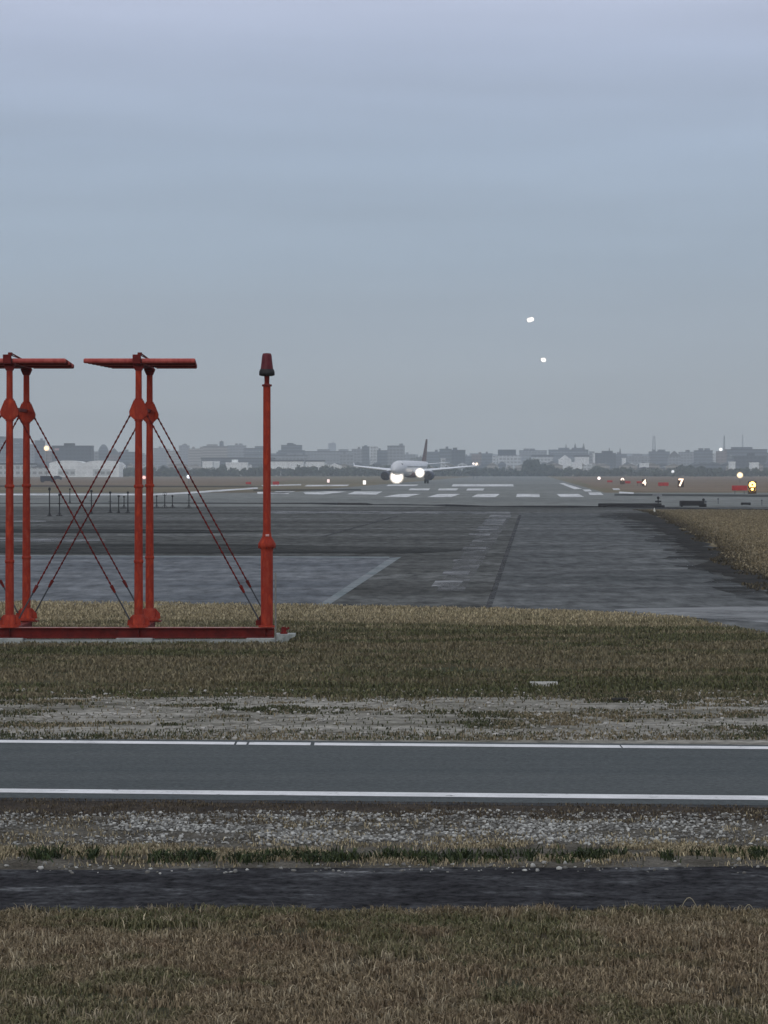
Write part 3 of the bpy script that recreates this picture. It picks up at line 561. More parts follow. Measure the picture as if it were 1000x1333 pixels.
def numeral(ch, size, material, parent, loc):
    cu = bpy.data.curves.new('numeral', 'FONT'); cu.body = ch; cu.size = size; cu.extrude = .02; cu.offset = size*.028; cu.align_x = 'CENTER'; cu.align_y = 'CENTER'
    o = bpy.data.objects.new('tmp', cu); COL.objects.link(o); dg = bpy.context.evaluated_depsgraph_get(); me = bpy.data.meshes.new_from_object(o.evaluated_get(dg)); bpy.data.objects.remove(o)
    me.materials.clear(); me.materials.append(material); q = bpy.data.objects.new('numeral', me); COL.objects.link(q); q.parent = parent; q.location = loc; q.rotation_euler = (R(90), 0, 0); return q
m_sred = mat('sign_red', (.45, .03, .025), (.32, .02, .02), scale=2, rough=.5)
m_sblk = mat('sign_black', (.06, .03, .015), (.03, .02, .015), scale=2)
def field_sign(name, px, ybs, label, red=None, num=None, col=None, strg=4, nsz=10):
    D = F*H/(ybs-YH); s = D/F
    t = thing(name, label, 'sign', (WX(px, D), D, 0))
    if red:
        a, b_, yt, yb2 = red; z_a, z_b = (ybs-yb2)*s, (ybs-yt)*s; xa, xb = (a-px)*s, (b_-px)*s
        MB().box(((xa+xb)/2, 0, (z_a+z_b)/2), (xb-xa, .25, z_b-z_a)).build('red_board', m_sred, t, bevel=.03)
        for k in (.2, .8): MB().cyl((xa+(xb-xa)*k, 0, 0), (xa+(xb-xa)*k, 0, z_a), .05, n=8).build('leg', m_steel, t)
    if num:
        ch, yc = num; zc_ = (ybs-yc)*s
        MB().box((0, .1, zc_), (nsz*s*.78, .18, nsz*s*1.15)).build('number_board', m_sblk, t, bevel=.02)
        MB().cyl((0, .1, 0), (0, .1, zc_-nsz*s*.5), .06, n=8).build('leg', m_steel, t)
        numeral(ch, nsz*s*1.32, glow('lit_'+name+ch, col, strg), t, (0, -.02, zc_))
    return t
field_sign('taxiway_sign', 979.5, 643, 'red board joined to a bright yellow lit number 8, near the right edge', (953, 973, 632, 638.5), ('8', 634.8), (1, .62, .14), 5, 14)
field_sign('distance_sign', 886.5, 635, 'dark board with a white lit 7, between two red boards', None, ('7', 628.5), (1, .74, .56), 1.8, 10)
field_sign('runway_sign', 863.5, 634, 'plain wide red board left of the lit 7', (857, 870.5, 628, 632.5))
field_sign('distance_sign', 839, 633, 'lit white 4 with a short dark red board on its left', (829, 835.5, 626.5, 629), ('4', 628.3), (1, .80, .64), 1.3, 8)
field_sign('distance_sign', 810.5, 630.5, 'lit white 9 with a short dark red board on its right', (814, 821, 626, 629.2), ('9', 626.3), (1, .82, .7), 1.3, 7.5)
field_sign('runway_sign', 794, 629, 'tiny dark red board, farthest left of the signs on the right', (790.5, 797.5, 625.3, 627.8))
field_sign('runway_sign', 359, 633, 'small dark red board just right of the single red pole', (355, 363.5, 626.8, 631))
field_sign('runway_sign', 323, 632, 'tiny dark red board left of the single red pole', (320, 327, 627.5, 630.2))
def field_lamp(px, py, r, D, col, strg, label, sq=False, name='field_lamp'):
    z = WZ(py, D); s = D/F; t = thing(name, label, 'lamp', (WX(px, D), D, 0))
    MB().cyl((0, .05, 0), (0, .05, z-r*s*.8), .08, .06, 8).build('lamp_post', m_steel, t)
    m = MB()
    if sq: m.box((0, 0, 0), (r*s*1.5, .25, r*s*2)); m.build('lamp_lens', glow('lens_%d_%d' % (int(px), int(py)), col, strg), t, loc=(0, 0, z))
    else: m.ball((0, 0, 0), r*s*1.3, 16, 10); m.build('lamp_lens', soft_glow('lens_%d_%d' % (int(px), int(py)), col, strg, r*s*1.3, .2), t, loc=(0, 0, z))
    MB().box((0, r*s*1.3+.15, z), (r*s*.9, .2, r*s*.9)).build('housing', m_steel, t)
field_lamp(60.5, 583.5, 3.2, 1200, (1, .72, .44), 1.7, 'bright warm floodlight high on a pole between the left masts and brace rods', name='floodlight')
field_lamp(963.5, 618.5, 3.6, 800, (1, .78, .48), 1.7, 'bright yellow white lamp above the lit 8 sign')
field_lamp(245.5, 620.5, 2.3, 700, (.85, .9, 1), 1.6, 'small white lamp behind the upper right brace rods')
field_lamp(187.5, 621.5, 2.3, 700, (1, .55, .5), 1.0, 'pinkish lamp seen in the gap between the complete antenna masts')
field_lamp(427.5, 626, 2.1, 700, (1, .80, .76), .7, 'square pinkish white lamp left of the airliner', True)
field_lamp(474.5, 628, 2.6, 640, (1, .95, .88), .9, 'square white lamp close to the left wing of the airliner', True)
field_lamp(780, 622.5, 1.9, 900, (1, .9, .86), 1.8, 'faint white lamp left of the row of lit signs')
field_lamp(876, 613.8, 1.9, 1400, (.95, .97, 1), .6, 'dim white lamp above the lit 7 against the dark trees')
field_lamp(938.5, 585, 2.1, 2900, (1, 1, .98), 1.6, 'white rooftop lamp on the skyline left of the big dark block', name='floodlight')
field_lamp(621, 604.5, 2.3, 1100, (1, .82, .66), 1.4, 'pair of warm lights just past the right wing tip')
field_lamp(616.5, 603.5, 1.5, 1100, (1, .9, .85), 1.2, 'smaller warm light touching the right wing tip')

def truck(px, ybs, L_, hh, label, c):
    D = F*H/(ybs-YH); t = thing('service_truck', label, 'truck', (WX(px, D), D, 0)); m = mat('truck_'+c, (.025, .028, .04), (.04, .045, .06)) if c == 'dark' else mat('truck_'+c, (.3, .3, .3), (.4, .4, .4))
    MB().box((-L_*.14, 0, hh*.58), (L_*.7, 2.2, hh*.75)).build('cargo_box', m, t, bevel=.08)
    MB().prism([(L_*.22, hh*.2), (L_*.5, hh*.2), (L_*.5, hh*.5), (L_*.42, hh*.75), (L_*.22, hh*.75)], -1.05, 1.05).build('cab', m, t)
    for k in (-.36, .34):
        for s in (-1, 1): MB().cyl((k*L_, s*.8, .45), (k*L_, s*1.08, .45), .45, n=14).build('wheel', m_blackm, t)
truck(62, 628, 4.2, 2.0, 'dark service truck parked left of the crossing brace rods', 'dark')
truck(75.5, 624.5, 3.2, 1.6, 'smaller dark truck behind the first, farther right', 'dark')

# ------------------------------------------------------------------ airliner on the runway
m_fus = mat('airliner_white', (.56, .58, .61), (.64, .66, .68), scale=.6, rough=.35, spec=.5)
m_wing = mat('airliner_wing', (.66, .70, .74), (.76, .80, .84), scale=.6, rough=.4)
m_fin = mat('airliner_fin', (.12, .09, .09), (.17, .12, .11), scale=.6, rough=.45)
m_belly = mat('airliner_belly', (.20, .12, .12), (.26, .17, .17), scale=.8, rough=.5)
m_nac = mat('nacelle_blue', (.05, .06, .09), (.07, .08, .11), rough=.5)
m_glass = mat('cockpit_glass', (.02, .025, .03), (.03, .035, .04), rough=.15, spec=.6)
def airliner(name, label, loc, rz, lamps, strength, gear=True, pitch=0):
    t = thing(name, label, 'airliner', loc, rz); t.rotation_euler = (pitch, 0, rz)
    zc_ = 3.9; n = 24; prof = [(-18.8, .05, -.45), (-18.5, .5, -.42), (-17.8, .95, -.3), (-16.8, 1.4, -.15), (-15.2, 1.82, -.03), (-13.5, 1.98, 0), (6, 1.98, 0), (9, 1.85, .12), (12, 1.45, .5), (15, .95, .95), (17.5, .5, 1.3), (18.8, .15, 1.5)]
    def ring(y, r, dz): return [(r*math.cos(2*math.pi*i/n), y, zc_+dz+r*1.03*math.sin(2*math.pi*i/n)) for i in range(n)]
    m = MB(); P = []
    for p in prof: P += ring(*p)
    m.add(P, [(k*n+i, k*n+(i+1) % n, (k+1)*n+(i+1) % n, (k+1)*n+i) for k in range(len(prof)-1) for i in range(n)], True)
    m.add(ring(*prof[0]), [tuple(range(n))]); m.add(ring(*prof[-1]), [tuple(range(n))])
    fus = m.build('fuselage', m_fus, t)
    g = MB()
    for s in (-1, 1):
        g.add([(s*.08, -16.75, zc_+.78), (s*.95, -16.25, zc_+.75), (s*.9, -15.6, zc_+1.27), (s*.08, -15.9, zc_+1.45)], [(0, 1, 2, 3)])
        g.add([(s*1.0, -16.2, zc_+.72), (s*1.45, -15.4, zc_+.7), (s*1.35, -15.1, zc_+1.15), (s*.97, -15.6, zc_+1.22)], [(0, 1, 2, 3)])
    for v in range(len(g.v)): g.v[v] = (g.v[v][0]*1.06, g.v[v][1]-.12, g.v[v][2]+.08)
    g.build('windscreen', m_glass, fus)
    for s in (-1, 1):
        g = MB()
        for k in range(26): g.box((s*1.985, -12.2+k*.9, zc_+.45), (.03, .26, .36))
        g.build('cabin_windows', m_glass, fus)
    MB().lathe([(.3, -6.5), (1.75, -5), (2.05, -2), (2.05, 3), (1.2, 6), (.3, 7)], (0, 0, zc_-1.0), 20, 'Y', 1, .68).build('belly_fairing', m_belly, fus)
    def surf(sec):     # sections: (x, y_lead, chord, z, thick)
        m = MB(); P = []
        for (x, yl, c, z, th) in sec:
            P += [(x, yl, z), (x, yl+c*.12, z+th*.45), (x, yl+c*.4, z+th*.6), (x, yl+c, z), (x, yl+c*.4, z-th*.4), (x, yl+c*.12, z-th*.35)]
        k = len(sec); m.add(P, [(a*6+i, a*6+(i+1) % 6, a*6+6+(i+1) % 6, a*6+6+i) for a in range(k-1) for i in range(6)])
        m.add(P[:6], [tuple(range(6))]); m.add(P[-6:], [tuple(range(6))]); return m
    for s in (-1, 1):
        wg = surf([(s*1.5, -5.2, 7.2, 3.0, 1.1), (s*6.2, -1.4, 4.0, 3.5, .8), (s*16.6, 4.0, 1.6, 4.55, .42)]).build('wing', m_wing, t)
        surf([(s*16.6, 4.0, 1.6, 4.55, .2), (s*16.85, 4.6, 1.1, 5.4, .1)]).build('winglet', m_fus, wg)
        m = MB()
        for xx in (4.5, 8.2, 11.6): m.lathe([(.02, 0), (.22, .8), (.2, 2), (.02, 3.6)], (s*xx, .4+xx*.28, 2.95+.1*xx-.05), 10, 'Y')
        m.build('flap_fairings', m_wing, wg)
        surf([(s*.4, 13.6, 3.9, 5.0, .4), (s*6.2, 17.2, 1.5, 5.55, .15)]).build('tailplane', m_wing, t)
        ex, ey, ez = s*5.75, -5.6, 2.05
        en = MB().lathe([(1.02, 0), (1.17, .12), (1.22, .8), (1.2, 2.0), (1.0, 3.4), (.62, 4.3), (.3, 5.0)], (ex, ey, ez), 24, 'Y'); eo = en.build('engine', m_nac, t)
        MB().lathe([(.98, -.03), (.98, .05)], (ex, ey, ez), 24, 'Y').lathe([(.02, -.35), (.2, -.2), (.3, 0)], (ex, ey, ez), 16, 'Y').build('intake_fan', m_blackm, eo)
        MB().prism([(ey+.7, ez+1.1), (ey+5, ez+1.55), (ey+5, ez+.7), (ey+2, ez+1.0)], ex-.15, ex+.15, 'YZ').build('pylon', m_wing, eo)
    fn = MB(); P = []
    for (z, yl, c, th) in ((5.4, 11.2, 5.9, .5), (7.0, 12.8, 4.9, .42), (11.75, 16.7, 2.1, .2)):
        P += [(0, yl, z), (th/2, yl+c*.3, z), (0, yl+c, z), (-th/2, yl+c*.3, z)]
    fn.add(P, [(a*4+i, a*4+(i+1) % 4, a*4+4+(i+1) % 4, a*4+4+i) for a in range(2) for i in range(4)]); fn.add(P[:4], [(0, 1, 2, 3)]); fn.add(P[-4:], [(0, 1, 2, 3)])
    fn.build('tail_fin', m_fin, t)
    if gear:
        for (gx, gy, top, r) in ((0, -13.7, 2.3, .38), (-3.8, 1.2, 3.0, .58), (3.8, 1.2, 3.0, .58)):
            gm = MB().cyl((gx, gy, r), (gx, gy, top), .13, .16, 10).cyl((gx-.3, gy, r), (gx+.3, gy, r), .08, n=8).box((gx, gy+.3, top*.62), (.05, .6, top*.4)); go = gm.build('landing_gear', m_steel, t)
            for s in (-1, 1): MB().lathe([(r*.6, -.17), (r*.95, -.15), (r, -.05), (r, .05), (r*.95, .15), (r*.6, .17)], (0, 0, 0), 18, 'Z').build('wheel', m_blackm, go, loc=(gx+s*.35, gy, r)).rotation_euler = (0, R(90), 0)
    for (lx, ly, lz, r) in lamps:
        r *= 1.5; MB().ball((0, 0, 0), r, 24, 14, (1, .35, 1)).build('landing_light_glow', soft_glow('landing_glow_%s_%d' % (name, int(r*100)), (1, .92, .82), strength, r, .15), t, loc=(lx, ly, lz))  # lamp drawn oversized with a fading rim, its glare put into the shape
    return t
PD = 750.0
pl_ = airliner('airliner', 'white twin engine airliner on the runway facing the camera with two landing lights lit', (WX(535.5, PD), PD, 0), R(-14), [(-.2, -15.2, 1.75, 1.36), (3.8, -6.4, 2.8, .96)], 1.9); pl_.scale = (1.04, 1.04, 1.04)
MB().ball((0, -1, 1.9), .28, 10, 6).build('beacon', glow('red_beacon', (1, .12, .06), 1.5), pl_)
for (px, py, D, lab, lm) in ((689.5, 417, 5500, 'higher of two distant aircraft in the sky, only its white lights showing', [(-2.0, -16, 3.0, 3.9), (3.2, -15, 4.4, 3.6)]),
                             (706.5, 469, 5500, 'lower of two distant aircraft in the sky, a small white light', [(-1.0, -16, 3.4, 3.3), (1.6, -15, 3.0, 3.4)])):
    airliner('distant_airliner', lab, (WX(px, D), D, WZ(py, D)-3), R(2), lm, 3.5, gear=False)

# ------------------------------------------------------------------ city skyline
def facade(name, c, dark=.62, fl=3.3, bay=3.6, kind='grid'):
    if name in MATS: return MATS[name]
    m = bpy.data.materials.new(name); m.use_nodes = True; t = m.node_tree; b = t.nodes['Principled BSDF']; b.inputs['Roughness'].default_value = .85
    geo = t.nodes.new('ShaderNodeNewGeometry'); sp = t.nodes.new('ShaderNodeSeparateXYZ'); t.links.new(geo.outputs['Position'], sp.inputs[0])
    def fr(sock, per, th):
        a = t.nodes.new('ShaderNodeMath'); a.operation = 'DIVIDE'; t.links.new(sock, a.inputs[0]); a.inputs[1].default_value = per
        f = t.nodes.new('ShaderNodeMath'); f.operation = 'FRACT'; t.links.new(a.outputs[0], f.inputs[0])
        g = t.nodes.new('ShaderNodeMath'); g.operation = 'GREATER_THAN'; t.links.new(f.outputs[0], g.inputs[0]); g.inputs[1].default_value = th; return g.outputs[0]
    zf = fr(sp.outputs['Z'], fl, .5)
    if kind == 'grid':
        ad = t.nodes.new('ShaderNodeMath'); ad.operation = 'ADD'; t.links.new(sp.outputs['X'], ad.inputs[0]); t.links.new(sp.outputs['Y'], ad.inputs[1])
        xf = fr(ad.outputs[0], bay, .35)
        mu = t.nodes.new('ShaderNodeMath'); mu.operation = 'MULTIPLY'; t.links.new(zf, mu.inputs[0]); t.links.new(xf, mu.inputs[1]); fac = mu.outputs[0]
    else: fac = zf
    n = t.nodes.new('ShaderNodeTexNoise'); n.inputs['Scale'].default_value = .12; t.links.new(geo.outputs['Position'], n.inputs['Vector'])
    r = t.nodes.new('ShaderNodeMapRange'); r.inputs['To Min'].default_value = .75; r.inputs['To Max'].default_value = 1.25; t.links.new(n.outputs['Fac'], r.inputs['Value'])
    mx_ = t.nodes.new('ShaderNodeMix'); mx_.data_type = 'RGBA'; mx_.inputs['A'].default_value = c+(1,); mx_.inputs['B'].default_value = tuple(x*dark for x in c)+(1,)
    t.links.new(fac, mx_.inputs['Factor']); v = t.nodes.new('ShaderNodeVectorMath'); v.operation = 'SCALE'; t.links.new(mx_.outputs['Result'], v.inputs[0]); t.links.new(r.outputs[0], v.inputs['Scale'])
    t.links.new(v.outputs[0], b.inputs['Base Color']); MATS[name] = m; return m
CC = {'dark': (.05, .06, .075), 'slate': (.11, .13, .155), 'grey': (.24, .255, .27), 'pale': (.52, .54, .54), 'beige': (.33, .305, .27), 'brown': (.20, .155, .14), 'white': (.80, .82, .82), 'green': (.08, .10, .10)}
FM = {k: facade('facade_'+k, c, .5 if k not in ('white',) else .9, kind=('band' if k in ('slate', 'beige') else 'grid')) for k, c in CC.items()}
m_roof = mat('roof_grey', (.09, .095, .10), (.13, .135, .14), scale=.1)
m_roofd = mat('roof_dark', (.04, .045, .055), (.06, .065, .075), scale=.1)
m_mast = mat('mast_grey', (.08, .085, .09), (.12, .12, .13), scale=.2)
def building(xa, xb, yt, D, col, label, kind='flat', extra=None, name='building'):
    rr = random.Random(int(xa*7+yt)); X0, X1, Z = WX(xa, D), WX(xb, D), WZ(yt, D); wd = X1-X0; dp = min(40, max(12, wd*.6)); cx = (X0+X1)/2
    t = thing(name, label, 'building', (cx, D+dp/2, 0))
    m = MB()
    if kind in ('flat', 'dark_roof', 'steps'): 
        m.box((0, 0, Z/2), (wd, dp, Z)); m.build('wall', FM[col], t)
        MB().box((0, 0, Z+.35), (wd+.5, dp+.5, .7)).build('parapet', m_roofd if kind == 'dark_roof' else FM[col], t)
        k = 0 if wd < 9 else 1+int(wd > 18)
        for i in range(k):
            w_ = rr.uniform(.14, .3)*wd; MB().box((rr.uniform(-.3, .3)*wd, 0, Z+.7+1.1), (w_, dp*.4, 2.2)).build('roof_block', FM[col], t)
        if kind == 'steps':
            for s in (-1, 1): MB().box((s*(wd/2+wd*.07), 0, Z*.42), (wd*.14, dp*.9, Z*.84)).build('side_wing', FM[col], t)
        if wd > 25:   # balcony or storey ledges; caught light put into paler colour on grey and slate
            for q in range(2, int(Z/6.6)+1): MB().box((0, -dp/2-.3, q*6.6-.4), (wd*.96, .6, .5)).build('ledge', FM['pale' if col in ('grey', 'slate') else col], t)
    elif kind == 'gable':
        m.box((0, 0, Z*.38), (wd, dp, Z*.76)); m.build('wall', FM[col], t)
        MB().prism([(-wd/2-.4, Z*.76), (wd/2+.4, Z*.76), (0, Z)], -dp/2-.3, dp/2+.3).build('roof', m_roof if col != 'white' else FM[col], t)
    elif kind == 'saw':
        k = max(2, int(wd/16)); m.box((0, 0, Z*.42), (wd, dp, Z*.84)); m.build('wall', FM[col], t)
        for i in range(k):
            a = -wd/2+i*wd/k; b = a+wd/k; c = (a+b)/2; q = (b-a)/2
            MB().prism([(a, Z*.84), (b, Z*.84), (b-q*.3, Z*.95), (c+q*.2, Z), (c-q*.2, Z), (a+q*.3, Z*.95)], -dp/2, dp/2).build('roof', FM[col], t)
        for i in range(k): MB().box((-wd/2+(i+.5)*wd/k, -dp/2-.05, Z*.28), (wd/k*.5, .12, Z*.4)).build('hangar_door', FM['pale'], t)
    elif kind == 'hall':
        m.box((0, 0, Z*.45), (wd, dp, Z*.9)); m.build('wall', FM[col], t); MB().box((0, 0, Z*.95), (wd+1, dp+1, Z*.1)).build('roof', m_roofd, t)
    elif kind == 'dome':
        m.box((0, 0, Z*.35), (wd, dp, Z*.7)); m.build('wall', FM[col], t)
        MB().lathe([(wd*.5, Z*.7), (wd*.46, Z*.82), (wd*.33, Z*.93), (wd*.12, Z)], (0, 0, 0), 16, sy=dp/wd).build('roof', FM[col], t)
    if extra:
        for e in extra:
            if e[0] == 'mast': ex = WX(e[1], D)-cx; MB().cyl((ex, 0, Z), (ex, 0, WZ(e[2], D)), e[3] if len(e) > 3 else .9, .35, 6).build('antenna', m_mast, t)
            if e[0] == 'block': MB().box(((WX(e[1], D)+WX(e[2], D))/2-cx, 0, (Z+WZ(e[3], D))/2), (WX(e[2], D)-WX(e[1], D), dp*.5, WZ(e[3], D)-Z)).build('roof_block', FM[e[4]], t)
            if e[0] == 'sign': ex = WX(e[1], D)-cx; MB().box((ex, -dp/2-.3, WZ(e[2], D)), (4, .4, 1.8)).build('wall_sign', mat('pink_sign', (.5, .3, .3), (.55, .35, .35)), t)
    return t
B = [(-60, 27, 571.5, 2900, 'slate', 'tall slate block behind the left twin masts', 'dark_roof'), (27, 46, 579, 3100, 'grey', 'grey block showing between the left twin masts and the floodlight', 'flat'),
 (45, 57, 574, 3000, 'slate', 'narrow slate tower left of the floodlight', 'flat'), (58, 67, 588, 2700, 'brown', 'brownish low block under the floodlight', 'flat'),
 (67.5, 119, 581, 2500, 'dark', 'wide dark windowless looking block behind the white hangars', 'dark_roof', [('sign', 74, 585)]),
 (64, 155, 599.5, 1650, 'white', 'long white hangar with scalloped roofline at the left', 'saw'), (-60, 40, 603, 1700, 'pale', 'pale low hangar behind the left twin masts', 'hall'), (40, 64, 605, 1680, 'pale', 'pale shed joining the white hangar on its left', 'gable'),
 (119, 127, 588.5, 2900, 'grey', 'low grey block between the dark block and the domed block', 'flat'), (127, 141, 578.5, 3000, 'slate', 'rounded top slate building left of the complete antenna', 'dome'),
 (141.5, 155, 583.5, 2950, 'brown', 'brown block right of the rounded building', 'gable'), (155, 176, 589, 2800, 'slate', 'slate block touching the left side of the complete antenna', 'flat'), (153, 162, 602, 2300, 'white', 'tiny white house at the end of the long hangar', 'gable'),
 (163, 200, 593, 3300, 'grey', 'grey block seen through the masts of the complete antenna', 'flat'), (200, 216, 584, 3400, 'grey', 'grey high block right of the complete antenna', 'flat'), (214, 234, 587.5, 3500, 'beige', 'beige block crossed by the right brace rods', 'flat'),
 (233, 246, 580.5, 3600, 'grey', 'grey block with a roof cabin right of the brace rods', 'flat', [('block', 237, 243, 578, 'grey')]), (245, 266, 584.5, 3400, 'beige', 'beige block before the long skyline step', 'flat'),
 (264, 297, 581.5, 3300, 'beige', 'broad beige block under a small dark turret', 'dark_roof', [('block', 285.5, 290.5, 574.5, 'slate'), ('mast', 288, 572.5)]), (296, 320, 580.5, 3200, 'grey', 'grey block with stepped roof left of the single red pole', 'flat', [('block', 308, 316, 578.8, 'grey')]),
 (318, 352, 584, 3100, 'slate', 'slate block directly behind the single red pole', 'dark_roof'), (262, 356, 595.5, 2500, 'slate', 'long low slate terminal left of the single red pole', 'hall'),
 (263.5, 276.5, 601.5, 2200, 'white', 'small square white hall, left of three', 'flat'), (278, 285, 601.5, 2210, 'white', 'narrow white hall, middle of three', 'flat'), (294, 322, 603, 2200, 'white', 'long white hall, right of three, left of the single pole', 'flat'),
 (352, 366, 591, 3300, 'slate', 'low slate block just right of the single red pole', 'flat'), (366, 393, 580, 3000, 'slate', 'big slate block with stepped sides right of the single red pole', 'steps', [('block', 376, 385, 578, 'slate')]), (350, 400, 593.5, 2700, 'grey', 'long grey podium below the big stepped block', 'dark_roof'),
 (352, 395, 598.5, 2300, 'white', 'long white hall right of the single red pole', 'hall'), (398, 422, 598.8, 2250, 'white', 'second long white hall, next to the first on its right', 'hall'), (426, 445, 603, 2300, 'white', 'short white shed left of the left wing tip', 'gable'),
 (397, 464, 588, 3100, 'grey', 'very long flat grey block above the white halls', 'dark_roof'), (427.5, 437.5, 577.5, 4900, 'grey', 'faint distant tower rising over the long grey block', 'flat', [('mast', 434, 574.5)]), (443, 460, 592, 2800, 'grey', 'grey block above the left wing tip', 'flat'),
 (458, 472, 585, 3000, 'grey', 'grey block left of the slim tower', 'flat'), (471.5, 481, 582, 2900, 'slate', 'slim slate tower with a small roof cabin', 'flat', [('block', 474, 478, 579.5, 'slate')]), (482.5, 492, 582, 2950, 'pale', 'pale upright block right of the slim tower', 'flat'),
 (491, 505, 587, 2900, 'slate', 'slate block left of the tall pale block above the airliner', 'dark_roof'), (504.5, 527, 581, 2850, 'grey', 'tall broad grey block above the airliner nose', 'dark_roof'), (527, 541, 592, 3300, 'grey', 'low grey block right of the tall block above the airliner', 'flat'),
 (539, 556, 594, 3200, 'beige', 'low beige block left of the airliner fin', 'gable'), (556, 573, 588.8, 3000, 'slate', 'slate block right behind the airliner fin', 'flat'), (572.5, 588, 585, 2800, 'slate', 'higher slate block right of the airliner fin', 'flat'), (588, 606, 586.5, 2700, 'dark', 'dark block above the right wing', 'dark_roof'),
 (574, 580, 597.5, 2300, 'pale', 'small white gabled house over the right wing', 'flat'), (605, 616, 595, 3000, 'slate', 'low slate block above the right wing tip', 'flat'), (614.5, 628, 592, 2900, 'brown', 'brown block over the warm lights', 'flat'),
 (627.5, 641, 591.5, 2850, 'slate', 'slate block right of the brown block', 'flat'), (641, 650, 594, 2900, 'pale', 'pale block left of the dark topped building', 'flat'), (648.5, 678, 594, 2700, 'pale', 'pale wide building with a dark upper storey', 'flat', [('block', 648.8, 672, 585.2, 'dark')]),
 (677, 712, 587, 3200, 'grey', 'grey block above the round tree', 'dark_roof'), (693, 720, 592, 2900, 'pale', 'pale flat roofed hall above the round tree', 'hall'), (710, 728, 600, 2500, 'pale', 'pale low house right of the round tree', 'gable'),
 (716, 766, 586, 3300, 'slate', 'wide slate block topped by three short spires', 'flat', [('mast', 738, 578, 1.2), ('mast', 750, 577, 2.2), ('mast', 761, 577, 2.2)]), (728, 744, 592.5, 2800, 'white', 'white gabled hall below the three spires', 'gable'), (749, 767, 592, 2820, 'white', 'white flat hall below the three spires', 'hall'),
 (745, 758, 602.5, 2400, 'white', 'small white house above the dark trees', 'flat'), (768, 774, 588.5, 3000, 'grey', 'narrow grey tower right of the spires', 'flat'), (773, 781, 591, 2900, 'white', 'narrow white block right of the spires', 'flat'), (776, 802, 590.5, 2800, 'dark', 'dark broad block with two roof masts', 'flat', [('mast', 794, 583), ('mast', 785, 587)]),
 (800, 816, 592, 3000, 'slate', 'slate block with a mast right of the dark broad block', 'flat', [('mast', 808, 583.5, 1.3)]), (811, 815, 597, 2500, 'white', 'thin white house front below the mast', 'flat'), (815, 847, 594.5, 3100, 'grey', 'long low grey block left of the lattice tower', 'flat'),
 (834, 845, 604, 2300, 'white', 'white low shed left of the right hand trees', 'flat'), (839, 852, 608.5, 2000, 'pale', 'pale shed in front, below the lattice tower', 'hall'),
 (846, 872, 588.5, 3100, 'slate', 'slate block below the faint lattice tower', 'flat', [('block', 850, 854, 585, 'slate')]), (871, 886, 587, 3000, 'grey', 'grey block with a sloping roof at the right', 'gable'), (885, 906, 589, 3200, 'grey', 'grey block between the sloping roof and the flat roof at the right', 'flat'),
 (905, 928, 587, 3000, 'slate', 'slate flat block left of the rooftop lamp', 'dark_roof'), (927, 936, 591, 3100, 'pale', 'narrow pale block left of the rooftop lamp', 'flat'), (934, 951, 588, 2950, 'brown', 'brownish block carrying the white rooftop lamp', 'flat'),
 (950, 999, 585.5, 2800, 'slate', 'big slate block near the right edge of the skyline', 'dark_roof'), (957, 998, 594, 2500, 'dark', 'lower dark block in front of the big slate block', 'flat'), (951, 957.5, 602, 2200, 'white', 'small white house left of the lower dark block', 'flat'), (978, 988, 603, 2200, 'white', 'white house in front of the lower dark block', 'flat'),
 (998, 1080, 590, 2900, 'slate', 'slate block cut by the right edge of the frame', 'flat')]
for b in B: building(*b[:7], extra=b[7] if len(b) > 7 else None)
def lattice(px, yt, D, w_, label):
    t = thing('lattice_tower', label, 'tower', (WX(px, D), D, 0)); Z = WZ(yt, D)
    m = MB()
    for s in (-1, 1):
        for q in (-1, 1): m.cyl((s*w_, q*w_, 0), (s*w_*.35, q*w_*.35, Z), .5, .35, 5)
    m.build('tower_legs', m_mast, t); m = MB()
    for k in range(8):
        a, b_ = k/8, (k+1)/8
        for s in (-1, 1): m.cyl((s*w_*(1-.65*a), -w_*(1-.65*a), Z*a), (-s*w_*(1-.65*b_), -w_*(1-.65*b_), Z*b_), .3, .3, 4)
    m.build('tower_bracing', m_mast, t)
lattice(851.5, 567, 4600, 4, 'faint tall lattice tower right of centre on the skyline')
lattice(943, 567, 4200, 1.6, 'thin mast on the skyline beside the rooftop lamp')
lattice(967, 566, 5200, 1.4, 'very faint thin mast above the big slate block')
# low jumble of far roofs behind everything (a distant mass)
m = MB(); rr = random.Random(5)
for i in range(420):
    px = rr.uniform(-40, 1040); D = rr.uniform(3600, 5200); top = rr.uniform(590, 603); X = WX(px, D); Z = WZ(top, D); wd = rr.uniform(10, 34); m.box((X, D, Z/2), (wd, 12, Z))
stuff(tag(m.build('far_rooftops', FM['grey']), 'hazy jumble of distant low roofs behind the skyline buildings', 'rooftops'))
for q_, (fm_, nm_) in enumerate((('beige', 'low brownish house roofs crowded at the foot of the skyline'), ('pale', 'small pale houses scattered between the roofs at the foot of the skyline'), ('slate', 'low dark houses scattered at the foot of the skyline'))):
  m = MB()
  for i in range((150, 90, 130)[q_]):
    px = rr.uniform(-40, 1040); D = rr.uniform(2300, 2700); top = rr.uniform(600 if q_ == 2 else 602, 611); X = WX(px, D); Z = WZ(top, D); wd = rr.uniform(4, 14); m.box((X, D, Z*.4), (wd, 8, Z*.8)); m.prism([(X-wd/2-.3, Z*.8), (X+wd/2+.3, Z*.8), (X, Z)], D-4.2, D+4.2)
  stuff(tag(m.build('near_rooftops', FM[fm_]), nm_, 'rooftops'))

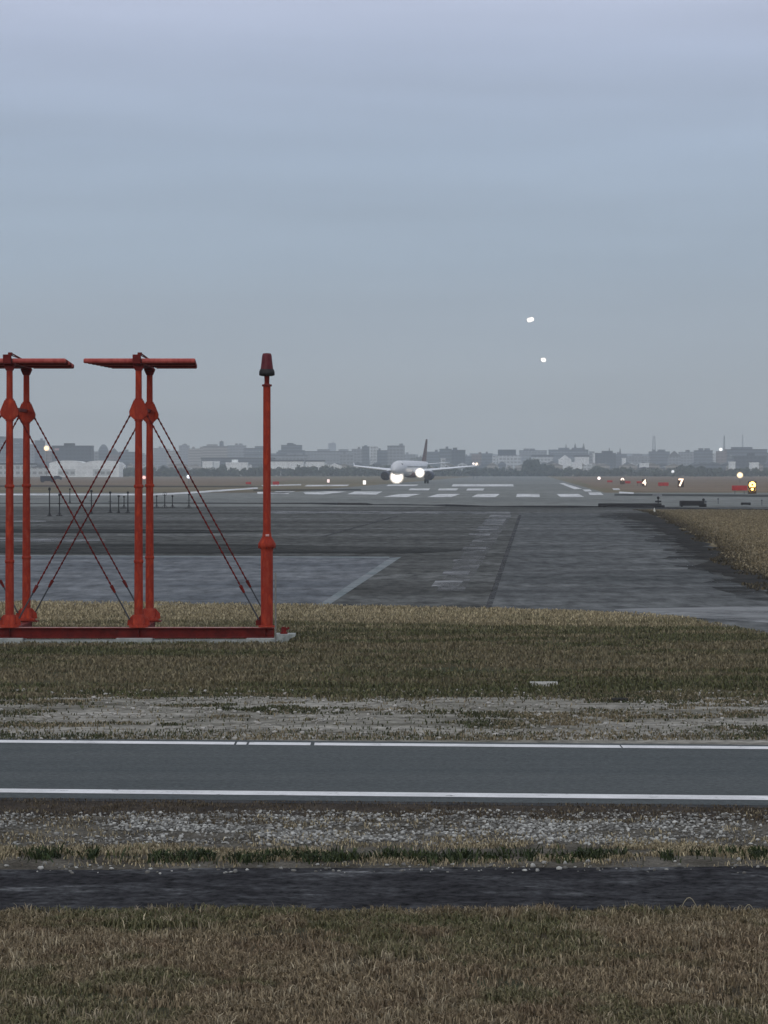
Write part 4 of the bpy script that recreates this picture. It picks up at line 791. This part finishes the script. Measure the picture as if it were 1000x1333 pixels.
# ------------------------------------------------------------------ trees
m_leaf = mat('foliage', (.028, .042, .03), (.05, .066, .04), scale=.5, rough=.8, c3=(.075, .085, .05), attr='tint')
m_bark = mat('bark', (.06, .05, .04), (.08, .065, .05))
def leaves(cl_, per, size, seed):
    g = np.random.default_rng(seed); V = []
    for (cx, cy, cz, rx, ry, rz) in cl_:
        u = g.normal(size=(per, 3)); u /= np.linalg.norm(u, axis=1)[:, None]; u *= (g.random(per)**.45)[:, None]*(.8+.35*g.random(per))[:, None]
        C = np.array([cx, cy, cz])+u*np.array([rx, ry, rz]); C[:, 2] = np.maximum(C[:, 2], .3)
        a = g.normal(size=(per, 3)); b = g.normal(size=(per, 3)); a /= np.linalg.norm(a, axis=1)[:, None]; b /= np.linalg.norm(b, axis=1)[:, None]
        s = size*g.uniform(.6, 1.4, (per, 1)); V.append(np.stack([C-a*s, C+b*s*.8, C+a*s, C-b*s*.8], 1))
    V = np.concatenate(V); n = len(V); me = bpy.data.meshes.new('crown'); me.vertices.add(n*4); me.vertices.foreach_set('co', V.ravel())
    me.loops.add(n*4); me.loops.foreach_set('vertex_index', np.arange(n*4)); me.polygons.add(n); me.polygons.foreach_set('loop_start', np.arange(n)*4); me.polygons.foreach_set('loop_total', np.full(n, 4)); me.update(calc_edges=True)
    c = np.repeat(g.uniform(.7, 1.5, n), 4); at = me.color_attributes.new('tint', 'FLOAT_COLOR', 'POINT'); at.data.foreach_set('color', np.stack([c, c, c, np.ones_like(c)], 1).ravel())
    me.materials.append(m_leaf); return me
def tree(xa, xb, yt, D, label, seed, dome=False):
    X0, X1, Z = WX(xa, D), WX(xb, D), WZ(yt, D); w_ = (X1-X0)/2; g = random.Random(seed)
    t = thing('broadleaf_tree', label, 'tree', ((X0+X1)/2, D, 0), group='single trees at the foot of the skyline')
    MB().cyl((0, 0, 0), (0, 0, Z*.6), w_*.1+.2, w_*.04+.1, 8).cyl((0, 0, Z*.3), (w_*.4, 0, Z*.65), .25, .12, 6).cyl((0, 0, Z*.3), (-w_*.4, .3, Z*.6), .25, .12, 6).build('trunk', m_bark, t)
    if dome: cls = [(0, 0, Z*.45, w_, w_*.9, Z*.53)]+[(g.uniform(-.6, .6)*w_, g.uniform(-.5, .3)*w_, Z*g.uniform(.35, .7), w_*.35, w_*.35, Z*.25) for _ in range(6)]
    else: cls = [(g.uniform(-.55, .55)*w_, g.uniform(-.5, .5)*w_, Z*g.uniform(.38, .72), w_*g.uniform(.4, .55), w_*.45, Z*g.uniform(.22, .32)) for _ in range(8)]
    me = leaves(cls, 1800 if dome else 380, .9 if dome else .75, seed); o = bpy.data.objects.new('crown', me); COL.objects.link(o); o.parent = t
tree(679.5, 707, 597, 1950, 'big dome shaped dark tree standing alone right of centre', 1, True)
for i, a in enumerate([(704, 722, 604, 1980, 'lower dark tree against the right side of the dome shaped tree'), (881, 893, 605, 1900, 'highest round tree above the lit 7 sign'), (889, 905, 605.5, 1920, 'round tree right of the highest tree above the lit 7'),
     (903, 921, 606.5, 1900, 'broad dark tree in the middle of the right hand clump'), (918, 934, 609.5, 1900, 'low tree ending the right hand clump'), (389, 401, 607, 1950, 'dark tree in front of the gap between the two long white halls'),
     (421, 433, 605, 1950, 'dark tree right of the second long white hall'), (205, 224, 607.5, 1900, 'dark tree crossed by the right brace rods'), (771, 788, 607, 1950, 'dark tree left of the row of lit signs'), (284, 296, 604.5, 1950, 'dark tree between the narrow and the long white halls')]): tree(*a, seed=i+3)
def belt(x0_, x1_, ya, yb2, D, label, seed):
    g = random.Random(seed); cls = []
    px = x0_
    while px < x1_:
        w_ = g.uniform(3, 9); top = g.uniform(ya, yb2); Z = WZ(top, D); cls.append((WX(px, D), D+g.uniform(-12, 12), Z*.5, w_*D/F*.7, 5, Z*.55)); px += w_*.55
    me = leaves(cls, 170, .8, seed); me.name = 'tree_belt'; o = bpy.data.objects.new('tree_belt', me); COL.objects.link(o); stuff(tag(o, label, 'trees'))
belt(160, 340, 608, 613, 1850, 'thin dark belt of trees at the left behind the antennas', 21)
belt(340, 600, 606, 611, 1900, 'dark belt of trees behind the airliner', 22)
belt(600, 850, 608, 613, 1900, 'dark belt of trees right of centre', 23)
belt(850, 1080, 609, 613.5, 1850, 'dark belt of trees at the right edge', 24)
belt(535, 556, 592, 596, 3100, 'small far treetops beside the airliner fin', 25)

# ------------------------------------------------------------------ haze
hz = MB().box((0, 2985, 164), (5990, 6070, 332)) 
hzm = bpy.data.materials.new('haze'); hzm.use_nodes = True; t = hzm.node_tree; t.nodes.clear()
o_ = t.nodes.new('ShaderNodeOutputMaterial'); pv = t.nodes.new('ShaderNodeVolumePrincipled'); pv.inputs['Color'].default_value = (.81, .91, 1, 1); pv.inputs['Density'].default_value = 2.1e-4
pv.inputs['Anisotropy'].default_value = 0; t.links.new(pv.outputs[0], o_.inputs['Volume'])
ho = hz.build('haze', hzm); ho['kind'] = 'stuff'
